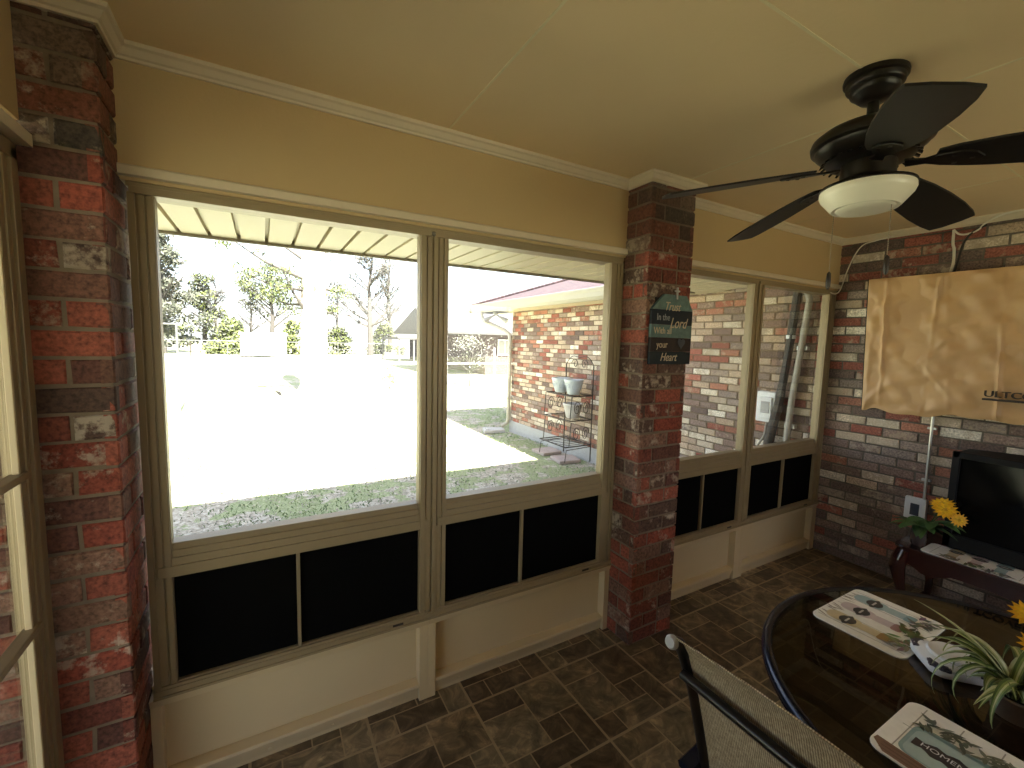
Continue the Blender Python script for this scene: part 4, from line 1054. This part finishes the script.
# flowers on the stand
root = empty('flower_vase', (1.70, -.772, TZ), 'dark vase of yellow daisies and green leaves on the cherry stand', 'flower vase')
m = MB(); m.lathe([(.028, 0), (.034, .01), (.040, .06), (.034, .10), (.038, .125), (.035, .125), (.030, .10), (.01, .02)], (1.70, -.772, TZ+.0005), 24); m.build('vase', 'vase_glass', root, smooth=True)
def daisy(mb, c, n, r, tilt=.0):
    c = Vector(c); n = Vector(n).normalized(); u = n.orthogonal().normalized(); w = n.cross(u)
    for ring, (rr, k, lift) in enumerate(((r, 14, -.10), (r*.78, 11, .12), (r*.5, 8, .3))):
        for i in range(k):
            a = 2*PI*i/k+ring*.2; d = u*math.cos(a)+w*math.sin(a); t = n.cross(d); g_ = rnd.uniform(.85, 1.1)
            mb.col = (.80*g_, (.42+.05*ring)*g_, .02, 1)
            p0 = c+d*r*.12; p1 = c+d*rr*.6+n*rr*lift*.8; p2 = c+d*rr+n*rr*lift*.5; wd = t*rr*.17
            mb.face(mb.vert(*(p0-wd*.4)), mb.vert(*(p1-wd)), mb.vert(*p2), mb.vert(*(p1+wd)), mb.vert(*(p0+wd*.4)))
    mb.col = (.62, .36, .02, 1)
    for i in range(10):
        a = 2*PI*i/10; mb.face(mb.vert(*(c+n*r*.22)), mb.vert(*(c+(u*math.cos(a)+w*math.sin(a))*r*.18+n*r*.06)), mb.vert(*(c+(u*math.cos(a+.63)+w*math.sin(a+.63))*r*.18+n*r*.06)))
def broadleaf(mb, a, L, w, droop, col):
    a = Vector(a[0:3]), a[3]
    base, ang = a; pts = []; d = Vector((math.cos(ang), math.sin(ang), 0)); t_ = Vector((-d.y, d.x, 0)); n = 8
    Lr, Rr, Mr = [], [], []
    for i in range(n+1):
        t = i/n; p = base+d*L*t+Vector((0, 0, L*(.45*t-droop*t*t))); ww = w*math.sin(PI*min(1, t*.96+.04))**.8
        Mr.append(mb.vert(*p)); Lr.append(mb.vert(*(p+t_*ww+Vector((0, 0, ww*.25))))); Rr.append(mb.vert(*(p-t_*ww+Vector((0, 0, ww*.25)))))
    k = rnd.uniform(.7, 1.3); mb.col = (col[0]*k, col[1]*k, col[2]*k, 1)
    for i in range(n): mb.face(Mr[i], Mr[i+1], Lr[i+1], Lr[i]); mb.face(Rr[i], Rr[i+1], Mr[i+1], Mr[i])
m = MB()
for c, n in (((1.660, -.885, .728), (-.8, -.35, .8)), ((1.655, -.945, .690), (-1, -.7, .2)), ((1.69, -.86, .752), (-.5, .1, 1))):
    f = MB(); daisy(f, c, n, .060 if c[2] > .7 else .042); f.build('daisy', 'petal', root, fixn=False)
m = MB()
for c in ((1.66, -.885, .723), (1.655, -.945, .685), (1.69, -.86, .747)): m.tube([(1.70, -.772, TZ+.05), (1.69, -.82, TZ+.15), c], .003, 5)
m.build('stem', 'leafy', root)
m.v = m.v
m = MB()
for i in range(15): broadleaf(m, (1.70, -.772, TZ+.115, 2*PI*i/15+rnd.uniform(-.3, .3)), rnd.uniform(.10, .17), rnd.uniform(.022, .034), rnd.uniform(.3, .75), rnd.choice(((.05, .11, .03), (.08, .16, .04), (.04, .08, .03))))
for ang in (-1.9, -1.5, 2.6, 3.4): broadleaf(m, (1.69, -.82, TZ+.16, ang), .15, .032, .5, (.06, .13, .035))
m.build('leaves', 'leafy', root, smooth=True, fixn=False)
for s_ in [o for o in root.children if o.name.startswith('stem')]:
    s_.data.materials[0] = MATS['leafy']
    s_.data.color_attributes['Col'].data.foreach_set('color', [.05, .10, .03, 1]*len(s_.data.loops))

# ------------------------------------------------------------------ glass table
TC = Vector((-.048, -1.565, 0)); TR = .594
root = empty('patio_table', TC, 'round smoked glass patio table with a dark blue-black metal rim', 'table')
m = MB(); m.lathe([(TR-.012, 0), (TR-.012, .006), (.02, .006), (.02, 0)], (TC.x, TC.y, TT), 96, False)
n = 96; b = len(m.v)
m.build('glass_top', 'smoked_glass', root)
m = MB(); ring = []
for i in range(128):
    a = 2*PI*i/128
    ring.append([m.vert(TC.x+(TR-.004+.016*math.cos(q))*math.cos(a), TC.y+(TR-.004+.016*math.cos(q))*math.sin(a), TT-.006+.019*math.sin(q)) for q in [2*PI*k/14 for k in range(14)]])
for i in range(128):
    A, B = ring[i], ring[(i+1) % 128]
    for k in range(14): m.face(A[k], A[(k+1) % 14], B[(k+1) % 14], B[k])
m.build('rim', 'table_rim', root, smooth=True)
for k in range(4):
    a = R(135+90*k); d = Vector((math.cos(a), math.sin(a), 0)); m = MB()
    prof = [(TR-.01, TT-.02), (.48, TT-.06), (.36, TT-.13), (.24, .46), (.19, .36), (.22, .24), (.32, .12), (.42, .04), (.46, .012)]
    m.tube([TC+d*r_+Vector((0, 0, z)) for r_, z in prof], .0125, 10); m.build('leg', 'chair_frame', root, smooth=True)
m = MB()
m.tube([(TC.x+.19*math.cos(2*PI*i/40), TC.y+.19*math.sin(2*PI*i/40), .37) for i in range(41)], .009, 8, False); m.build('ring', 'chair_frame', root, smooth=True)
m = MB(); m.lathe([(.02, TT-.012), (.045, TT-.012), (.045, TT+.0085), (.024, TT+.0085), (.022, TT-.012)], (TC.x, TC.y, 0), 24, False); m.build('umbrella_ring', 'chair_frame', root, smooth=True)

# dish on the table
DC = (-.012, -1.372, TT+.0102)
root = empty('trinket_dish', DC, 'small white ceramic dish with dark blossoms and a round lid on the glass table', 'dish')
rz = R(43); c, s = math.cos(rz), math.sin(rz)
m = MB(); base = rrect(0, 0, .138, .142, .03, 6); prof = [(.86, 0), (.97, .006), (1, .016), (.98, .026), (.80, .034), (.70, .036)]
rings = [[m.vert(DC[0]+k*(p[0]*c-p[1]*s), DC[1]+k*(p[0]*s+p[1]*c), DC[2]+z) for p in base] for k, z in prof]
for A, B in zip(rings, rings[1:]):
    for i in range(len(A)): m.face(A[i], A[(i+1) % len(A)], B[(i+1) % len(A)], B[i])
m.face(*rings[0][::-1]); m.face(*rings[-1]); m.build('body', 'ceramic', root, smooth=True)
m = MB(); m.lathe([(.050, .034), (.051, .040), (.047, .044), (.042, .042), (.037, .041), (.005, .042)], DC, 36); m.build('lid', 'ceramic', root, smooth=True)
m = MB()
for k in range(84):
    a = rnd.uniform(0, 2*PI); t = rnd.choice((0, 1, 1)); i = int(a/(2*PI)*len(base)) % len(base); p = base[i]
    kk, z = (rnd.uniform(.82, .95), .0305)
    zz = .026+(.98-kk)/.18*.008
    cx_, cy_ = DC[0]+kk*(p[0]*c-p[1]*s), DC[1]+kk*(p[0]*s+p[1]*c)
    r_ = rnd.uniform(.004, .0085)
    rr = [(cx_+r_*math.cos(q)*(1+.3*math.cos(3*q+k)), cy_+r_*math.sin(q)*(1+.3*math.sin(2*q))) for q in [2*PI*j/10 for j in range(10)]]
    m.prism(rr, 'z', DC[2]+zz-.0035, DC[2]+zz+.0011)
m.build('painted_blossoms', 'ceramic_ink', root)

# spider plant in a metal pot, with two daisies beside it
PC = Vector((-.088, -1.512, TT+.0087))
root = empty('spider_plant', PC, 'variegated spider plant arching out of a small metal pot on the glass table', 'potted plant')
m = MB(); m.lathe([(.040, 0), (.042, .003), (.047, .050), (.050, .053), (.050, .058), (.046, .058), (.044, .05)], PC, 32); m.build('pot', 'metal_pot', root, smooth=True)
m = MB(); m.lathe([(.0455, .050), (.005, .054)], PC, 20); m.build('soil', 'soil', root)
m = MB()
def strap(ang, L, w, lift, droop, twist=0):
    d = Vector((math.cos(ang), math.sin(ang), 0)); t_ = Vector((-d.y, d.x, 0)); n = 12
    rows = []; p = PC+Vector((0, 0, .052))+d*rnd.uniform(0, .028)+t_*rnd.uniform(-.015, .015); el = lift
    for i in range(n+1):
        t = i/n; ww = w*(.55+.45*math.sin(PI*min(1, t*1.2)))*(1-t**4)+.0005
        nn = Vector((0, 0, 1))
        rows.append([m.vert(*(p+t_*ww*q+Vector((0, 0, abs(q)*ww*.45)))) for q in (-1, -.55, -.18, .18, .55, 1)])
        p = p+(d*math.cos(el)+Vector((0, 0, math.sin(el))))*(L/n); el -= droop/n; d = (d+t_*twist/n).normalized(); t_ = Vector((-d.y, d.x, 0))
    k = rnd.uniform(.8, 1.2); g1, g2 = (.075*k, .125*k, .035*k, 1), (.58*k, .62*k, .38*k, 1)
    cols_ = (g1, (.22*k, .30*k, .09*k, 1), g2, (.22*k, .30*k, .09*k, 1), g1)
    if rnd.random() < .4: cols_ = (g2, (.30*k, .37*k, .14*k, 1), g1, (.30*k, .37*k, .14*k, 1), g2)
    for A, B in zip(rows, rows[1:]):
        for j in range(5): m.col = cols_[j]; m.face(A[j], A[j+1], B[j+1], B[j])
for i in range(64):
    ang = rnd.uniform(0, 2*PI); near = R(100) < ang < R(215)
    strap(ang, rnd.uniform(.10, .16) if near else rnd.uniform(.14, .25), rnd.uniform(.0085, .0135), rnd.uniform(1.3, 1.5) if near else rnd.uniform(.95, 1.5), rnd.uniform(2.0, 3.2) if near else rnd.uniform(2.2, 3.9), rnd.uniform(-.8, .8))
# the ones that stand out: two low blades towards the chair side, one long blade up to the far left
strap(R(162), .18, .012, .75, 1.45); strap(R(172), .15, .012, .7, 1.4); strap(R(112), .27, .011, 1.05, .75); strap(R(75), .25, .009, 1.1, 2.0)
strap(R(128), .26, .008, 1.35, 3.6); strap(R(140), .24, .009, 1.4, 3.9); strap(R(170), .24, .010, 1.45, 3.8)
m.build('leaves', 'blade_leaf', root, smooth=True, fixn=False)
root2 = empty('artificial_daisy', (-.09, -1.60, TT+.1), 'pair of yellow artificial daisies stuck in the spider plant pot', 'flower')
for c in ((-.075, -1.51, .985), (-.095, -1.535, .925)):
    f = MB(); daisy(f, c, (-.5, -.2, .8), .038); f.build('bloom', 'petal', root2, fixn=False)
m = MB(); m.col = (.06, .12, .03, 1); m.tube([(-.088, -1.515, TT+.06), (-.085, -1.53, .90), (-.075, -1.51, .982)], .0022, 5); m.tube([(-.09, -1.52, TT+.06), (-.10, -1.535, .86), (-.095, -1.535, .922)], .0022, 5); m.build('stem', 'leafy', root2)

# ------------------------------------------------------------------ woven sling chair in front
root = empty('patio_chair', (-.62, -1.40, 0), 'dark metal patio chair with a tan woven sling back in the foreground', 'chair')
YL, YR = -1.150, -1.640
RAIL = [(-.36, .425), (-.44, .405), (-.56, .390), (-.65, .392), (-.700, .43), (-.728, .52), (-.757, .63), (-.786, .73), (-.814, .82), (-.836, .875), (-.856, .922), (-.874, .947), (-.893, .957)]
for y in (YL, YR):
    m = MB(); m.tube([(x, y, z) for x, z in RAIL], .0145, 12); r_ = m.build('side_rail', 'chair_frame', root, smooth=True)
    m = MB(); p, q = Vector((-.893, y, .957)), Vector((-.905, y, .960)); m.tube([p, p.lerp(q, .6), q], [.0152, .0152, .012], 14); m.build('end_cap', 'grey_plastic', r_, smooth=True)
def rail_at(t):
    f_ = t*(len(RAIL)-1); i = min(len(RAIL)-2, int(f_)); f_ -= i
    return (RAIL[i][0]*(1-f_)+RAIL[i+1][0]*f_, RAIL[i][1]*(1-f_)+RAIL[i+1][1]*f_)
m = MB()
def sling(u, v):
    x, z = rail_at(u); x2, z2 = rail_at(min(1, u+.02)); x1, z1 = rail_at(max(0, u-.02))
    tx, tz = x2-x1, z2-z1; l = math.hypot(tx, tz) or 1; nx, nz = -tz/l, tx/l      # outward (back / under) normal
    sag = .030*math.sin(PI*v)*(1 if u < .86 else max(.25, 1-(u-.86)*5))
    top = (.012+.014*math.sin(PI*v))*max(0, (u-.75)/.25)
    return (x-nx*sag*-.0+(nx*-sag if u < .35 else nx*.012*math.sin(PI*v)*0), YL+(YR-YL)*v, z+(-sag if u < .3 else 0)+top)
m.grid(sling, 60, 24)
sl = m.build('sling', 'sling_weave', root, smooth=True)
sd = sl.modifiers.new('Solidify', 'SOLIDIFY'); sd.thickness = .004; sd.offset = 0
m = MB(); m.tube([(-.862, YL-.006, .874), (-.856, (YL+YR)/2, .866), (-.862, YR+.006, .874)], .0115, 10); m.build('back_bar', 'chair_frame', root, smooth=True)
for x, z in ((-.675, .38), (-.38, .395)):
    m = MB(); m.tube([(x, YL, z), (x, YR, z)], .0105, 10); m.build('seat_bar', 'chair_frame', root, smooth=True)
for y, sy in ((YL+.022, 1), (YR-.022, -1)):
    m = MB()
    pts = [(-.792, .578), (-.74, .590), (-.66, .612), (-.55, .615), (-.47, .607), (-.428, .588)]
    A = []; 
    for x, z in pts:
        A.append([m.vert(x, y+a, z+b) for a, b in ((-.022, .004), (-.016, .011), (.016, .011), (.022, .004), (.018, -.008), (-.018, -.008))])
    for a, b in zip(A, A[1:]):
        for k in range(6): m.face(a[k], a[(k+1) % 6], b[(k+1) % 6], b[k])
    m.face(*A[0][::-1]); m.face(*A[-1]); m.build('armrest', 'table_rim', root, smooth=True)
    m = MB(); m.tube([(-.44, y, .59), (-.405, y, .55), (-.385, y, .42), (-.375, y, .2), (-.37, y, .01)], .0125, 10); m.build('front_leg', 'chair_frame', root, smooth=True)
    m = MB(); m.tube([(-.77, y, .577), (-.765, y, .45), (-.79, y, .25), (-.84, y, .01)], .0125, 10); m.build('rear_leg', 'chair_frame', root, smooth=True)
    m = MB(); m.tube([(-.385, y, .40), (-.56, y, .385), (-.78, y, .385)], .010, 8); m.build('side_bar', 'chair_frame', root, smooth=True)

# ------------------------------------------------------------------ light: sun, sky, exposure
sun = bpy.data.lights.new('sun', 'SUN'); sun.energy = 21.0; sun.angle = R(.6); sun.color = (1.0, .95, .86)
so = bpy.data.objects.new('sun', sun); COL.objects.link(so)
d = Vector((.06, -.80, 1.0)).normalized(); so.rotation_euler = d.to_track_quat('Z', 'Y').to_euler(); so.location = (0, -10, 14)
w = bpy.data.worlds.new('world'); sc.world = w; w.use_nodes = True
nt = w.node_tree; nt.nodes.clear()
wo = nt.nodes.new('ShaderNodeOutputWorld'); bg = nt.nodes.new('ShaderNodeBackground'); nt.links.new(bg.outputs[0], wo.inputs[0])
sky = nt.nodes.new('ShaderNodeTexSky'); sky.sky_type = 'NISHITA'; sky.sun_disc = False; sky.sun_elevation = R(51); sky.sun_rotation = R(184)
sky.air_density = 1.0; sky.dust_density = 2.5; sky.ozone_density = 1.0
hz = nt.nodes.new('ShaderNodeMix'); hz.data_type = 'RGBA'; hz.inputs[0].default_value = .35; hz.inputs[7].default_value = (6.5, 6.7, 7.0, 1)
nt.links.new(sky.outputs[0], hz.inputs[6]); nt.links.new(hz.outputs[2], bg.inputs[0]); bg.inputs[1].default_value = .24
sc.view_settings.view_transform = 'Standard'; sc.view_settings.look = 'None'; sc.view_settings.gamma = 1; sc.view_settings.use_curve_mapping = False
sc.view_settings.exposure = 1.38
cy = sc.cycles
cy.max_bounces = 12; cy.diffuse_bounces = 7; cy.glossy_bounces = 5; cy.transparent_max_bounces = 16
cy.caustics_reflective = False; cy.caustics_refractive = False; cy.sample_clamp_indirect = 8; cy.use_denoising = True
bpy.context.view_layer.update()
